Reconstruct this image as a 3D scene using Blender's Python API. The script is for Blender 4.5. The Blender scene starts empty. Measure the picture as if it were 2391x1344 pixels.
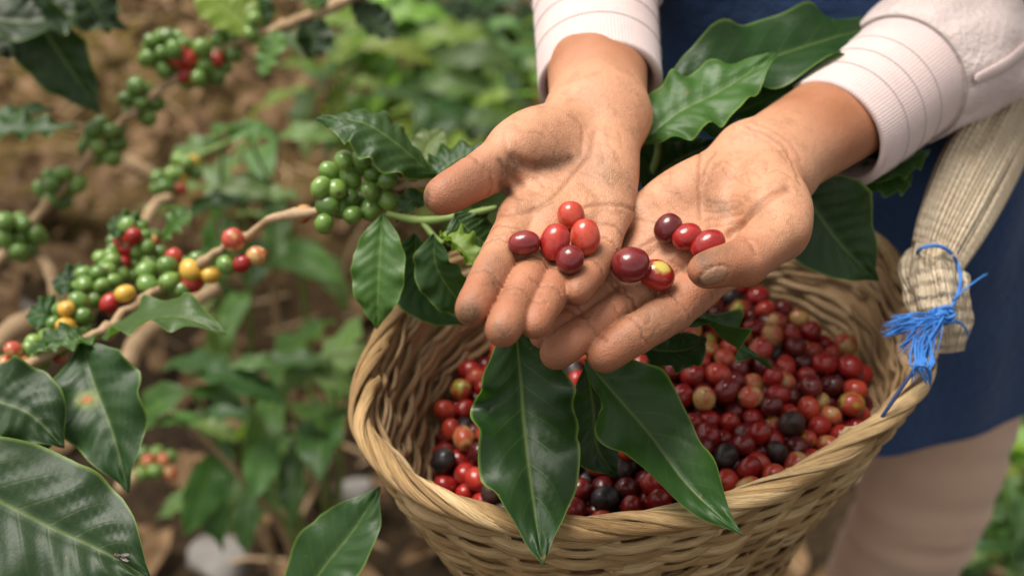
import bpy, bmesh, math, random
import numpy as np
from mathutils import Vector, Matrix
R_ = math.radians
random.seed(7); rng = np.random.default_rng(11)
scene = bpy.context.scene
col = scene.collection

# ------------------------------------------------------------------ camera
FPX, PITCH = 2656.7, R_(38)
CAM = np.array([0.0, 0.0, 1.35])
AX = np.array([1.0, 0, 0]); AF = np.array([0, math.cos(PITCH), -math.sin(PITCH)]); AU = np.array([0, math.sin(PITCH), math.cos(PITCH)])
cd = bpy.data.cameras.new('camera'); cam = bpy.data.objects.new('camera', cd); col.objects.link(cam)
cam.location = CAM; cam.rotation_euler = (math.pi/2 - PITCH, 0, 0)
cd.sensor_width = 36; cd.lens = 40; cd.clip_start = 0.02; cd.clip_end = 400
cd.dof.use_dof = True; cd.dof.focus_distance = 0.535; cd.dof.aperture_fstop = 5.0
scene.camera = cam

# ------------------------------------------------------------------ sky, sun, exposure
SUN_EL, SUN_AZ = R_(68), R_(-62)          # azimuth from +y (away from the camera) towards +x
w = bpy.data.worlds.new('World'); scene.world = w; w.use_nodes = True
nt = w.node_tree; nt.nodes.clear()
sky = nt.nodes.new('ShaderNodeTexSky'); sky.sky_type = 'NISHITA'; sky.sun_disc = False
sky.sun_elevation = SUN_EL; sky.sun_rotation = SUN_AZ; sky.air_density = 1.0; sky.dust_density = 3.0
hs = nt.nodes.new('ShaderNodeHueSaturation'); hs.inputs['Saturation'].default_value = 0.14
bg = nt.nodes.new('ShaderNodeBackground'); bg.inputs['Strength'].default_value = 0.135
out = nt.nodes.new('ShaderNodeOutputWorld')
wm = nt.nodes.new('ShaderNodeMix'); wm.data_type = 'RGBA'; wm.blend_type = 'MULTIPLY'; wm.inputs[0].default_value = 1.0; wm.inputs[7].default_value = (1.0, .955, .885, 1)   # warm overcast
nt.links.new(sky.outputs[0], hs.inputs['Color']); nt.links.new(hs.outputs[0], wm.inputs[6]); nt.links.new(wm.outputs[2], bg.inputs[0]); nt.links.new(bg.outputs[0], out.inputs[0])
sd = bpy.data.lights.new('sun', 'SUN'); sd.energy = 2.9; sd.angle = R_(30); sd.color = (1.0, 0.95, 0.87)
sun = bpy.data.objects.new('sun', sd); col.objects.link(sun)
sv = Vector((math.sin(SUN_AZ)*math.cos(SUN_EL), math.cos(SUN_AZ)*math.cos(SUN_EL), math.sin(SUN_EL)))
sun.rotation_euler = sv.to_track_quat('Z', 'Y').to_euler()
sun.location = (-3, 3, 6)
vs = scene.view_settings; vs.view_transform = 'Standard'; vs.look = 'None'; vs.exposure = 0.52; vs.gamma = 1.0
try: vs.use_curve_mapping = False
except Exception: pass
scene.render.engine = 'CYCLES'
cy = scene.cycles; cy.use_denoising = True; cy.max_bounces = 8; cy.transparent_max_bounces = 8
try: cy.denoiser = 'OPENIMAGEDENOISE'
except Exception: pass

# ------------------------------------------------------------------ helpers
def P(px, py, d):
    """world point seen at a photograph pixel, at depth d (metres along the view axis)"""
    return CAM + d*((px-1195.5)/FPX*AX + (672-py)/FPX*AU + AF)
def rays(pp):
    pp = np.asarray(pp, float)
    return (pp[:, :1]-1195.5)/FPX*AX + (672-pp[:, 1:2])/FPX*AU + AF
def nrm(v): v = np.asarray(v, float); return v/(np.linalg.norm(v, axis=-1, keepdims=True)+1e-12)
def spline(pts, n, closed=False):
    """Catmull-Rom through pts (k,m) -> (n,m)"""
    pts = np.asarray(pts, float); k = len(pts)
    t = np.linspace(0, k if closed else k-1, n, endpoint=not closed)
    i = np.floor(t).astype(int); 
    if not closed: i = np.minimum(i, k-2)
    f = (t-i)[:, None]
    g = (lambda j: pts[j % k]) if closed else (lambda j: pts[np.clip(j, 0, k-1)])
    p0, p1, p2, p3 = g(i-1), g(i), g(i+1), g(i+2)
    if not closed:
        p0 = np.where((i == 0)[:, None], 2*p1-p2, p0); p3 = np.where((i == k-2)[:, None], 2*p2-p1, p3)
    return 0.5*((2*p1)+(-p0+p2)*f+(2*p0-5*p1+4*p2-p3)*f*f+(-p0+3*p1-3*p2+p3)*f**3)
def mesh_np(name, V, faces, mat=None, smooth=True):
    me = bpy.data.meshes.new(name)
    me.from_pydata([tuple(v) for v in np.asarray(V, float)], [], [tuple(int(i) for i in f) for f in faces])
    me.update()
    if mat: me.materials.append(mat)
    if smooth: me.polygons.foreach_set('use_smooth', np.ones(len(me.polygons), bool))
    return me
def link(name, me, parent=None, loc=None):
    o = bpy.data.objects.new(name, me); col.objects.link(o)
    if loc is not None: o.location = tuple(float(v) for v in loc)
    if parent is not None:
        o.parent = parent
        if loc is None: o.location = -parent.location      # mesh in world coordinates, parent is an unrotated Empty
    return o
def empty(name, loc=(0, 0, 0)):
    o = bpy.data.objects.new(name, None); col.objects.link(o); o.location = tuple(float(v) for v in loc); o.empty_display_size = .02
    return o
def tag(o, label=None, cat=None, group=None, kind=None):
    if label: o['label'] = label
    if cat: o['category'] = cat
    if group: o['group'] = group
    if kind: o['kind'] = kind
    return o
def frames(path, up=(0, 0, 1), closed=False):
    path = np.asarray(path, float)
    if closed: t = np.roll(path, -1, 0)-np.roll(path, 1, 0)
    else: t = np.gradient(path, axis=0)
    t = nrm(t); up = np.broadcast_to(np.asarray(up, float), t.shape)
    s = nrm(np.cross(t, up)); n = np.cross(s, t)
    return t, s, n
def tube(path, rad, seg=8, up=(0, 0, 1), flat=1.0, closed=False, cap=True):
    """tube along path; rad scalar/array; flat = radius ratio along the frame normal; returns V, F"""
    path = np.asarray(path, float); n = len(path)
    t, s, nn = frames(path, up, closed)
    rad = np.broadcast_to(np.asarray(rad, float), (n,))
    a = np.linspace(0, 2*np.pi, seg, endpoint=False)
    V = path[:, None]+rad[:, None, None]*(np.cos(a)[None, :, None]*s[:, None]+flat*np.sin(a)[None, :, None]*nn[:, None])
    V = V.reshape(-1, 3); F = []
    m = n if closed else n-1
    for i in range(m):
        i2 = (i+1) % n
        for j in range(seg):
            j2 = (j+1) % seg
            F.append((i*seg+j, i*seg+j2, i2*seg+j2, i2*seg+j))
    if cap and not closed:
        F.append(tuple(range(seg-1, -1, -1))); F.append(tuple((n-1)*seg+j for j in range(seg)))
    return V, F
class MB:
    def __init__(s): s.V = []; s.F = []; s.n = 0
    def add(s, V, F):
        s.V.append(np.asarray(V, float)); s.F += [tuple(i+s.n for i in f) for f in F]; s.n += len(V); return s
    def build(s, name, mat, parent=None, smooth=True):
        return link(name, mesh_np(name, np.concatenate(s.V), s.F, mat, smooth), parent)
def setattr_f(me, name, vals):
    a = me.attributes.new(name, 'FLOAT', 'POINT'); a.data.foreach_set('value', np.asarray(vals, np.float32))

# ------------------------------------------------------------------ material helpers
class NT:
    def __init__(s, name):
        s.m = bpy.data.materials.new(name); s.m.use_nodes = True; s.t = s.m.node_tree; s.t.nodes.clear()
        s.out = s.n('OutputMaterial')
    def n(s, typ, **kw):
        nd = s.t.nodes.new('ShaderNode'+typ)
        for k, v in kw.items():
            if hasattr(nd, k) and not k[0].isupper(): setattr(nd, k, v)
            else: s.set(nd, k, v)
        return nd
    def set(s, nd, k, v):
        sock = nd.inputs[int(k[1:])] if (k[0] == 'i' and k[1:].isdigit()) else nd.inputs[k.replace('_', ' ') if k not in nd.inputs else k]
        s.con(v, sock)
    def con(s, v, sock):
        if isinstance(v, bpy.types.NodeSocket): s.t.links.new(v, sock)
        elif isinstance(v, bpy.types.Node): s.t.links.new(v.outputs[0], sock)
        else:
            if sock.type == 'RGBA' and not hasattr(v, '__len__'): v = (v, v, v, 1)
            if sock.type == 'RGBA' and len(v) == 3: v = (*v, 1)
            sock.default_value = v
    def math(s, op, a, b=0.0, c=0.0, clamp=False):
        nd = s.n('Math', operation=op); nd.use_clamp = clamp
        for i, v in enumerate((a, b, c)): s.con(v, nd.inputs[i])
        return nd.outputs[0]
    def mix(s, f, a, b, mode='MIX'):
        nd = s.n('Mix', data_type='RGBA', blend_type=mode)
        s.con(f, nd.inputs[0]); s.con(a, nd.inputs[6]); s.con(b, nd.inputs[7]); return nd.outputs[2]
    def ramp(s, f, stops):
        nd = s.n('ValToRGB'); s.con(f, nd.inputs[0]); e = nd.color_ramp.elements
        while len(e) < len(stops): e.new(0.5)
        for el, (p, c) in zip(e, stops):
            el.position = p; el.color = (c, c, c, 1) if not hasattr(c, '__len__') else (*c, 1)
        return nd.outputs[0]
    def noise(s, vec, scale, detail=3, rough=.55, dist=0.0, dim='3D'):
        nd = s.n('TexNoise'); nd.inputs['Scale'].default_value = scale; nd.inputs['Detail'].default_value = detail
        nd.inputs['Roughness'].default_value = rough; nd.inputs['Distortion'].default_value = dist
        if vec is not None: s.con(vec, nd.inputs['Vector'])
        return nd.outputs[0]
    def attr(s, name): return s.n('Attribute', attribute_name=name).outputs['Fac']
    def obj(s): return s.n('TexCoord').outputs['Object']
    def geo_pos(s): return s.n('NewGeometry').outputs['Position']
    def bump(s, h, strength, dist, normal=None):
        nd = s.n('Bump'); nd.inputs['Strength'].default_value = strength; nd.inputs['Distance'].default_value = dist
        s.con(h, nd.inputs['Height'])
        if normal is not None: s.con(normal, nd.inputs['Normal'])
        return nd.outputs[0]
    def bsdf(s, **kw):
        nd = s.n('BsdfPrincipled')
        for k, v in kw.items(): s.set(nd, k.replace('_', ' '), v)
        return nd
    def done(s, sh): s.con(sh, s.out.inputs[0]); return s.m
def sm(x, a, b):
    t = np.clip((x-a)/(b-a), 0, 1); return t*t*(3-2*t)
# ------------------------------------------------------------------ the person's skin: both hands and arms as one field
f32 = np.float32
def cap(p, a, b, ra, rb):
    a = a.astype(f32); ba = (b-a).astype(f32); pa = p-a
    h = np.clip((pa@ba)/f32(ba@ba), 0, 1)
    return np.sqrt(((pa-h[:, None]*ba)**2).sum(1))-(f32(ra)+f32(rb-ra)*h)
def ell(p, c, ax, r):
    """ellipsoid: axes rows of ax, radii r"""
    q = (p-np.asarray(c, f32))@np.asarray(ax, f32).T; r = np.asarray(r, f32)
    k0 = np.sqrt(((q/r)**2).sum(1)); k1 = np.sqrt(((q/(r*r))**2).sum(1))+1e-9
    return k0*(k0-1)/k1
def smin(a, b, k):
    h = np.maximum(k-np.abs(a-b), 0)/k
    return np.minimum(a, b)-h*h*f32(k*0.25)
def chain_depths(pxs, d0, lens, signs=None):
    """joint pixels + bone lengths -> joint positions; each joint nearer to the camera than the one before"""
    pts = [P(*pxs[0], d0)]
    for i, (q, L) in enumerate(zip(pxs[1:], lens)):
        r = rays([q])[0]; s = (signs[i] if signs else -1)
        A = r@r; B = r@(CAM-pts[-1]); Cc = (CAM-pts[-1])@(CAM-pts[-1])-L*L
        D = B*B-A*Cc
        d = (-B+s*math.sqrt(D))/A if D > 0 else -B/A
        pts.append(CAM+d*r)
    return pts

class Hand:
    pass
def build_hand(spec):
    H = Hand(); H.spec = spec
    W = P(*spec['wrist']); EL = P(*spec['elbow']); H.W, H.EL = W, EL
    mcp = [P(*m) for m in spec['mcp']]
    up = nrm(np.cross(mcp[0]-W, mcp[3]-W)); 
    if up[2] < 0: up = -up
    H.N = up; H.mcp = mcp
    fwd = nrm(sum(mcp)/4-W); lat = nrm(mcp[0]-mcp[3]); H.lat = lat
    H.fing = []
    for k in range(4):
        j = chain_depths([spec['mcp'][k][:2]]+spec['fing'][k], spec['mcp'][k][2], spec['len'][k])
        H.fing.append(j)
    H.thumb = [P(*t) for t in spec['thumb']]
    fa = nrm(EL-W); lat_f = nrm(lat-fa*(lat@fa)); upf = nrm(up-fa*(up@fa)); H.fa = fa
    H.latf = lat_f
    prim = []
    # carpals and metacarpals
    car = [W+lat*s*.0125+fwd*.006-up*.001 for s in (1, .4, -.35, -1)]
    rm = spec.get('rm', (.0105, .0105, .0102, .0098))
    palm = [('cap', car[k], mcp[k]-up*spec.get('sink', .001), .0132, rm[k]) for k in range(4)]
    # flesh between the metacarpals, thenar and hypothenar pads, pads under the fingers
    for k in range(3): palm.append(('cap', (car[k]+car[k+1])/2+up*.000, (mcp[k]+mcp[k+1])/2-up*.001-fwd*.004, .012, .0092))
    # webs between the fingers: flesh reaches half way up the first phalanges
    wf = spec.get('web', .5)
    for k in range(3):
        a = mcp[k]*(1-wf)+H.fing[k][1]*wf; b = mcp[k+1]*(1-wf)+H.fing[k+1][1]*wf
        palm.append(('cap', (mcp[k]+mcp[k+1])/2-up*.001, (a+b)/2-up*.0015, .0092, .0066))
    H.palm = palm
    t = H.thumb
    th_ax = nrm(t[1]-t[0])
    c = t[0]*.45+t[1]*.55+up*spec['thenar'][1]+(W-t[0])*0.12
    a3 = nrm(up-th_ax*(up@th_ax)); a2 = np.cross(th_ax, a3)
    H.then = ('ell', c, np.array([th_ax, a2, a3]), spec['thenar'][0])
    hc = W*.42+mcp[3]*.58-lat*.001+up*.0035
    hax = nrm(mcp[3]-W); b3 = nrm(up-hax*(up@hax)); b2 = np.cross(hax, b3)
    H.hypo = ('ell', hc, np.array([hax, b2, b3]), (.030, .0125, .0125))
    H.pads = []
    for k in range(4):
        ax = nrm(H.fing[k][1]-mcp[k]); n3 = nrm(up-ax*(up@ax))
        H.pads.append(('ell', mcp[k]+up*.0035+ax*.003, np.array([ax, np.cross(ax, n3), n3]), (.010, .0085, .0075)))
    # forearm
    o1, o2 = spec.get('wr', (.0105, .0165))
    H.arm = [('cap', W+lat_f*o1, EL+lat_f*.014, o2, .026), ('cap', W-lat_f*o1, EL-lat_f*.014, o2, .026), ('cap', W+upf*.003, EL+upf*.004, o2, .027)]
    # finger phalanges
    H.fp = []
    for k in range(4):
        j = H.fing[k]; r = spec['frad'][k]; L = []
        for s in range(3):
            a, b = j[s], j[s+1]; ax = nrm(b-a); n3 = nrm(up-ax*(up@ax))
            L.append(('cap', a, b, r[s], r[s+1]))
            m = a*(.5 if s else .42)+b*(.5 if s else .58); rr = (r[s]+r[s+1])/2; ln = np.linalg.norm(b-a)
            if s == 2:
                L.append(('ell', a*.35+b*.65+n3*.0012, np.array([ax, np.cross(ax, n3), n3]), (ln*.62+.002, rr*.98, rr*.98)))
            else:
                L.append(('ell', m+n3*.0008, np.array([ax, np.cross(ax, n3), n3]), (ln*.52, rr*1.0, rr*1.0)))
        H.fp.append(L)
    r = spec['trad']
    H.tp = [('cap', t[0], t[1], r[0], r[1]), ('cap', t[1], t[2], r[1], r[2]), ('cap', t[2], t[3], r[2], r[3])]
    ax = nrm(t[3]-t[2]); n3 = nrm(spec_n(spec, up)-ax*(spec_n(spec, up)@ax))
    H.tn = n3
    H.tp.append(('ell', t[2]*.4+t[3]*.6+n3*.001, np.array([ax, np.cross(ax, n3), n3]), (np.linalg.norm(t[3]-t[2])*.62+.004, r[3]*1.12, r[3]*1.02)))
    ax = nrm(t[2]-t[1])
    n4 = nrm(spec_n(spec, up)-ax*(spec_n(spec, up)@ax))
    H.tp.append(('ell', t[1]*.5+t[2]*.5+n4*.001, np.array([ax, np.cross(ax, n4), n4]), (np.linalg.norm(t[2]-t[1])*.5, r[2]*1.05, r[2]*1.03)))
    # creases: (curve points, width, depth); filled in later for the palm
    H.joint = []
    for k in range(4):
        j = H.fing[k]; r = spec['frad'][k]
        for s in (1, 2):
            ax = nrm(nrm(j[s+1]-j[s])+nrm(j[s]-j[s-1])); n3 = nrm(up-ax*(up@ax))
            H.joint.append((j[s], ax, n3, np.cross(ax, n3), r[s], .0007, .0011 if s == 1 else .0009))
            if s == 1: H.joint.append((j[s]+ax*.0032, ax, n3, np.cross(ax, n3), r[s], .0005, .0003))
        ax = nrm(j[1]-j[0]); n3 = nrm(up-ax*(up@ax)); c0 = j[0]*(1-wf-.06)+j[1]*(wf+.06)
        H.joint.append((c0, ax, n3, np.cross(ax, n3), r[0], .0008, .0007))
    ax = nrm(t[3]-t[2]); H.joint.append((t[2], ax, H.tn, np.cross(ax, H.tn), r[2], .0010, .0008))
    H.curves = []; H.todo = []
    return H
def spec_n(spec, up):
    v = spec['thumb_pad']; return nrm(v[0]*AX+v[1]*AU-v[2]*AF)
def ev(p, pr):
    return cap(p, pr[1], pr[2], pr[3], pr[4]) if pr[0] == 'cap' else ell(p, pr[1], pr[2], pr[3])
def hand_field(H, p, crease=True):
    palm = ev(p, H.palm[0])
    for q in H.palm[1:]: palm = smin(palm, ev(p, q), .007)
    palm = smin(palm, ev(p, H.hypo), .010)
    for q in H.pads: palm = smin(palm, ev(p, q), .006)
    arm = ev(p, H.arm[0])
    for q in H.arm[1:]: arm = smin(arm, ev(p, q), .012)
    palm = smin(palm, arm, .016)
    thumb = ev(p, H.tp[0])
    for q in H.tp[1:]: thumb = smin(thumb, ev(p, q), .005)
    palm = smin(palm, ev(p, H.then), .012)
    tot = smin(palm, thumb, H.spec.get('kt', .008))
    for L in H.fp:
        f = ev(p, L[0])
        for q in L[1:]: f = smin(f, ev(p, q), .0035)
        tot = np.minimum(tot, smin(palm, f, .0065))
    if crease:
        near = np.abs(tot) < .004
        if near.any():
            pn = p[near]; add = np.zeros(len(pn), f32); plo, phi = pn.min(0), pn.max(0)
            for c, ax, n3, lt, r, wd, dp in H.joint:
                if (c-r*2.2 > phi).any() or (c+r*2.2 < plo).any(): continue
                q = pn-c.astype(f32); m = (np.abs(q) < r*2.2).all(1)
                if not m.any(): continue
                q = q[m]; l = q@lt.astype(f32); s = q@ax.astype(f32)+.0007*np.sin(l*420+c[0]*900)+.0004*np.sin(l*1300)-l*l*6
                side = sm(q@n3.astype(f32), -.001, r*.6); inr = (np.sqrt((q*q).sum(1)) < r*1.9)
                add[m] += (dp*np.exp(-(s/wd)**2)*side*inr).astype(f32)
            for pts, wd, dp in H.curves:
                lo, hi = pts.min(0)-.003, pts.max(0)+.003
                if (lo > phi).any() or (hi < plo).any(): continue
                m = ((pn > lo) & (pn < hi)).all(1)
                if not m.any(): continue
                dd = np.full(m.sum(), 1., f32); q = pn[m]
                for a, b in zip(pts[:-1], pts[1:]): dd = np.minimum(dd, cap(q, a, b, 0, 0))
                add[m] += (dp*np.exp(-(dd/wd)**2)).astype(f32)
            tot[near] += add
    return tot

LH = build_hand(dict(
    wrist=(1397, 262, .607), elbow=(1385, -190, .82),
    mcp=[(1218, 508, .549), (1290, 514, .548), (1360, 510, .551), (1426, 496, .557)], web=.62,
    fing=[[(1167, 598), (1131, 668), (1101, 724)], [(1243, 636), (1205, 708), (1174, 770)],
          [(1312, 636), (1279, 700), (1249, 757)], [(1410, 588), (1379, 638), (1348, 680)]],
    len=[(.036, .0235, .0175), (.040, .026, .018), (.0385, .0245, .0175), (.030, .0185, .0155)],
    frad=[(.0094, .0084, .0078, .0068), (.0094, .0082, .0077, .0074), (.0088, .0076, .0070, .0062), (.0080, .0068, .0064, .0057)],
    thumb=[(1300, 318, .588), (1192, 362, .562), (1112, 414, .545), (1034, 458, .533)], trad=(.0135, .0118, .0098, .0082),
    thenar=((.027, .0165, .0140), .004), thumb_pad=(.25, .25, .9), kt=.010, wr=(.0100, .0158)))
RH = build_hand(dict(
    wrist=(1793, 378, .603), elbow=(2300, 60, .80),
    mcp=[(1690, 622, .556), (1598, 598, .556), (1538, 552, .562), (1493, 505, .570)],
    fing=[[(1570, 728), (1484, 780), (1411, 829)], [(1455, 712), (1368, 774), (1300, 824)],
          [(1418, 668), (1343, 733), (1272, 782)], [(1408, 628), (1352, 684), (1305, 730)]],
    len=[(.041, .024, .0175), (.0425, .0265, .018), (.040, .025, .0175), (.030, .0185, .0155)],
    frad=[(.0100, .0094, .0088, .0080), (.0094, .0082, .0078, .0075), (.0088, .0074, .0068, .0063), (.0080, .0068, .0064, .0057)],
    thumb=[(1782, 430, .582), (1818, 548, .549), (1738, 612, .527), (1652, 632, .517)], trad=(.0140, .0122, .0104, .0078),
    thenar=((.030, .0185, .0150), .004), thumb_pad=(-.6, .75, .2), kt=.008, wr=(.0095, .0155)))
# the left hand's fingers rest on the right hand's little finger: keep that finger lower
def body_field(p, crease=True):
    return np.minimum(hand_field(LH, p, crease), hand_field(RH, p, crease))
def fine_field(p, crease=True, size=.03):
    # groups of neighbouring samples only meet the hand they are close to
    if not crease: return body_field(p, False)
    n = len(p)//729; q = p.reshape(n, 729, 3); c = q[:, 364]
    a = hand_field(LH, c, False); b = hand_field(RH, c, False); m = np.minimum(a, b); r = np.full((n, 729), 9., f32)
    for H_, d in ((LH, a), (RH, b)):
        k = d-m < .018
        if k.any(): r[k] = np.minimum(r[k], hand_field(H_, q[k].reshape(-1, 3), True).reshape(-1, 729))
    return groove(p, r.reshape(-1))
def march(pp, off=0.0, field=None, d0=.42):
    """first hit of pixel rays with the skin, grown by off"""
    r = rays(pp).astype(f32); d = np.full(len(r), d0, f32)
    for _ in range(42):
        p = (CAM.astype(f32)+d[:, None]*r)
        s = (field or body_field)(p, False)-f32(off); d += np.clip(s*.8, -.01, .03)
    return CAM+d[:, None]*r
for H_, cs in ((LH, [
    ([(1388, 305), (1378, 352), (1359, 383), (1332, 416), (1302, 449), (1272, 474), (1248, 488)], .0009, .0010),
    ([(1330, 268), (1352, 286), (1361, 310), (1358, 345), (1350, 370)], .0008, .0006),
    ([(1168, 503), (1218, 498), (1255, 487), (1290, 470)], .0009, .0009),
    ([(1340, 492), (1363, 484), (1395, 478), (1444, 478), (1484, 492)], .0009, .0010),
    ([(1166, 374), (1186, 402), (1213, 426), (1226, 432)], .0010, .0012),
    ([(1198, 370), (1228, 386), (1262, 392), (1300, 388), (1335, 374)], .0022, .0022),
    ([(1170, 432), (1190, 452), (1215, 465)], .0012, .0010),
    ([(1176, 310), (1179, 335), (1184, 362)], .0008, .0004),
    ([(1235, 445), (1260, 455), (1285, 458)], .0006, .0004), ([(1390, 440), (1330, 470)], .0006, .0003)]),
    (RH, [
    ([(1634, 350), (1632, 405), (1633, 452), (1634, 512)], .0008, .0008),
    ([(1675, 354), (1650, 388), (1637, 437)], .0007, .0006),
    ([(1840, 440), (1791, 464), (1759, 493), (1735, 523), (1706, 550)], .0018, .0032),
    ([(1650, 470), (1690, 474), (1715, 470)], .0006, .0005), ([(1646, 492), (1690, 494), (1728, 482)], .0006, .0006),
    ([(1650, 512), (1695, 508), (1735, 498)], .0006, .0006), ([(1655, 530), (1690, 526), (1720, 520)], .0006, .0005),
    ([(1484, 511), (1512, 516), (1545, 522)], .0007, .0006), ([(1478, 588), (1500, 574), (1532, 560)], .0008, .0008),
    ([(1744, 296), (1791, 315), (1831, 346), (1853, 390), (1868, 430)], .0009, .0007),
    ([(1762, 286), (1808, 306), (1846, 336), (1868, 372)], .0008, .0005),
    ([(1730, 306), (1778, 324), (1818, 352), (1838, 380)], .0007, .0004),
    ([(1711, 561), (1735, 560), (1760, 570)], .0008, .0007), ([(1722, 548), (1748, 552), (1770, 560)], .0007, .0005),
    ([(1580, 440), (1600, 470), (1622, 480)], .0005, .0003), ([(1560, 470), (1590, 500), (1625, 505)], .0005, .0003)])):
    for px, wd, dp in cs:
        pts = spline(px, max(6, len(px)*4)) + rng.normal(0, .8, (max(6, len(px)*4), 2))
        H_.todo.append((pts, wd, dp))
# fine lines crossing the palms and finger pads
fg = np.random.default_rng(4)
for H_, box, ang, n in ((LH, (1185, 300, 1480, 500), (-50, 25), 46), (RH, (1530, 380, 1850, 560), (-30, 40), 46), (RH, (1395, 690, 1620, 800), (45, 25), 16), (LH, (1120, 590, 1290, 720), (20, 25), 16)):
    for _ in range(n):
        x, y = fg.uniform(box[0], box[2]), fg.uniform(box[1], box[3]); a = R_(fg.normal(*ang)); L = fg.uniform(12, 42); b = fg.normal(0, .25)
        px = np.array([[x-L/2*math.cos(a), y+L/2*math.sin(a)], [x+fg.normal(0, 1.5), y+fg.normal(0, 1.5)], [x+L/2*math.cos(a+b), y-L/2*math.sin(a+b)]])
        H_.todo.append((spline(px, 4), .0005, fg.uniform(.00022, .00060)))
for H_ in (LH, RH):
    hit = march(np.concatenate([q[0] for q in H_.todo]), field=lambda p, c, H_=H_: hand_field(H_, p, c)); k = 0
    for q, wd, dp in H_.todo: H_.curves.append((hit[k:k+len(q)], wd, dp)); k += len(q)
# nail of the right-hand thumb: a rim groove and a flattened plate
NAIL_C = march([(1668, 642)])[0]
def nail_coords(p):
    q = (p-CAM)@np.stack([AX, AU, AF]).T; u = q[:, 0]/q[:, 2]*FPX+1195.5; v = 672-q[:, 1]/q[:, 2]*FPX
    ca, sa = math.cos(R_(-24)), math.sin(R_(-24)); a = (u-1668)*ca+(v-643)*sa; b = -(u-1668)*sa+(v-643)*ca
    return a/36, b/20
def groove(p, tot):
    m = (np.linalg.norm(p-NAIL_C, axis=1) < .011) & (np.abs(tot) < .004)
    if m.any():
        a, b = nail_coords(p[m]); e = np.sqrt(a*a+b*b)
        tot[m] += (.0007*np.exp(-((e-1)/.10)**2)-.0003*(e < .95)).astype(f32)
    return tot

def surface_nets(field, lo, hi, h, blk=8):
    n = np.ceil((hi-lo)/h/blk).astype(int)*blk+1
    G = np.empty(n, f32); nb = (n-1)//blk
    bi = np.stack(np.meshgrid(*[np.arange(k) for k in nb], indexing='ij'), -1).reshape(-1, 3)
    cen = (lo+(bi+.5)*blk*h).astype(f32); dc = field(cen, False)
    lim = blk*h*.87+.004
    loc = np.stack(np.meshgrid(*[np.arange(blk+1)]*3, indexing='ij'), -1).reshape(-1, 3)
    far = np.abs(dc) >= lim
    for b, d in zip(bi[far], dc[far]):
        s = b*blk; G[s[0]:s[0]+blk+1, s[1]:s[1]+blk+1, s[2]:s[2]+blk+1] = d
    nearb = bi[~far]
    for c0 in range(0, len(nearb), 64):
        bb = nearb[c0:c0+64]; idx = (bb[:, None]*blk+loc[None]).reshape(-1, 3)
        v = field((lo+idx*h).astype(f32), True); G[idx[:, 0], idx[:, 1], idx[:, 2]] = v
    ins = G < 0
    c = np.zeros(np.array(n)-1, np.int8)
    for dx in (0, 1):
        for dy in (0, 1):
            for dz in (0, 1): c += ins[dx:n[0]-1+dx, dy:n[1]-1+dy, dz:n[2]-1+dz]
    act = np.argwhere((c > 0) & (c < 8)); vid = np.full(np.array(n)-1, -1, np.int32); vid[tuple(act.T)] = np.arange(len(act))
    acc = np.zeros((len(act), 3)); cnt = np.zeros(len(act))
    cor = [(i, j, k) for i in (0, 1) for j in (0, 1) for k in (0, 1)]
    for p_ in cor:
        for a in range(3):
            if p_[a]: continue
            q_ = list(p_); q_[a] = 1
            g0 = G[tuple((act+p_).T)]; g1 = G[tuple((act+q_).T)]
            m = (g0 < 0) != (g1 < 0); t = np.where(m, g0/np.where(m, g0-g1, 1), 0)
            pt = act+np.array(p_, float); pt[:, a] += t
            acc[m] += pt[m]; cnt[m] += 1
    V = lo+(acc/cnt[:, None])*h
    Fq = []
    for a in range(3):
        s0 = [slice(None)]*3; s1 = [slice(None)]*3; s0[a] = slice(0, -1); s1[a] = slice(1, None)
        ch = ins[tuple(s0)] != ins[tuple(s1)]
        e = np.argwhere(ch); b, d = [(1, 2), (2, 0), (0, 1)][a]
        ok = (e[:, b] > 0) & (e[:, d] > 0) & (e[:, b] < n[b]-1) & (e[:, d] < n[d]-1); e = e[ok]
        pos = ins[tuple(e.T)]
        def vv(db, dd):
            q = e.copy(); q[:, b] -= db; q[:, d] -= dd; return vid[tuple(q.T)]
        q = np.stack([vv(1, 1), vv(0, 1), vv(0, 0), vv(1, 0)], 1); q[~pos] = q[~pos][:, ::-1]; Fq.append(q)
    F = np.concatenate(Fq); F = F[(F >= 0).all(1)]
    return V, F
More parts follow.
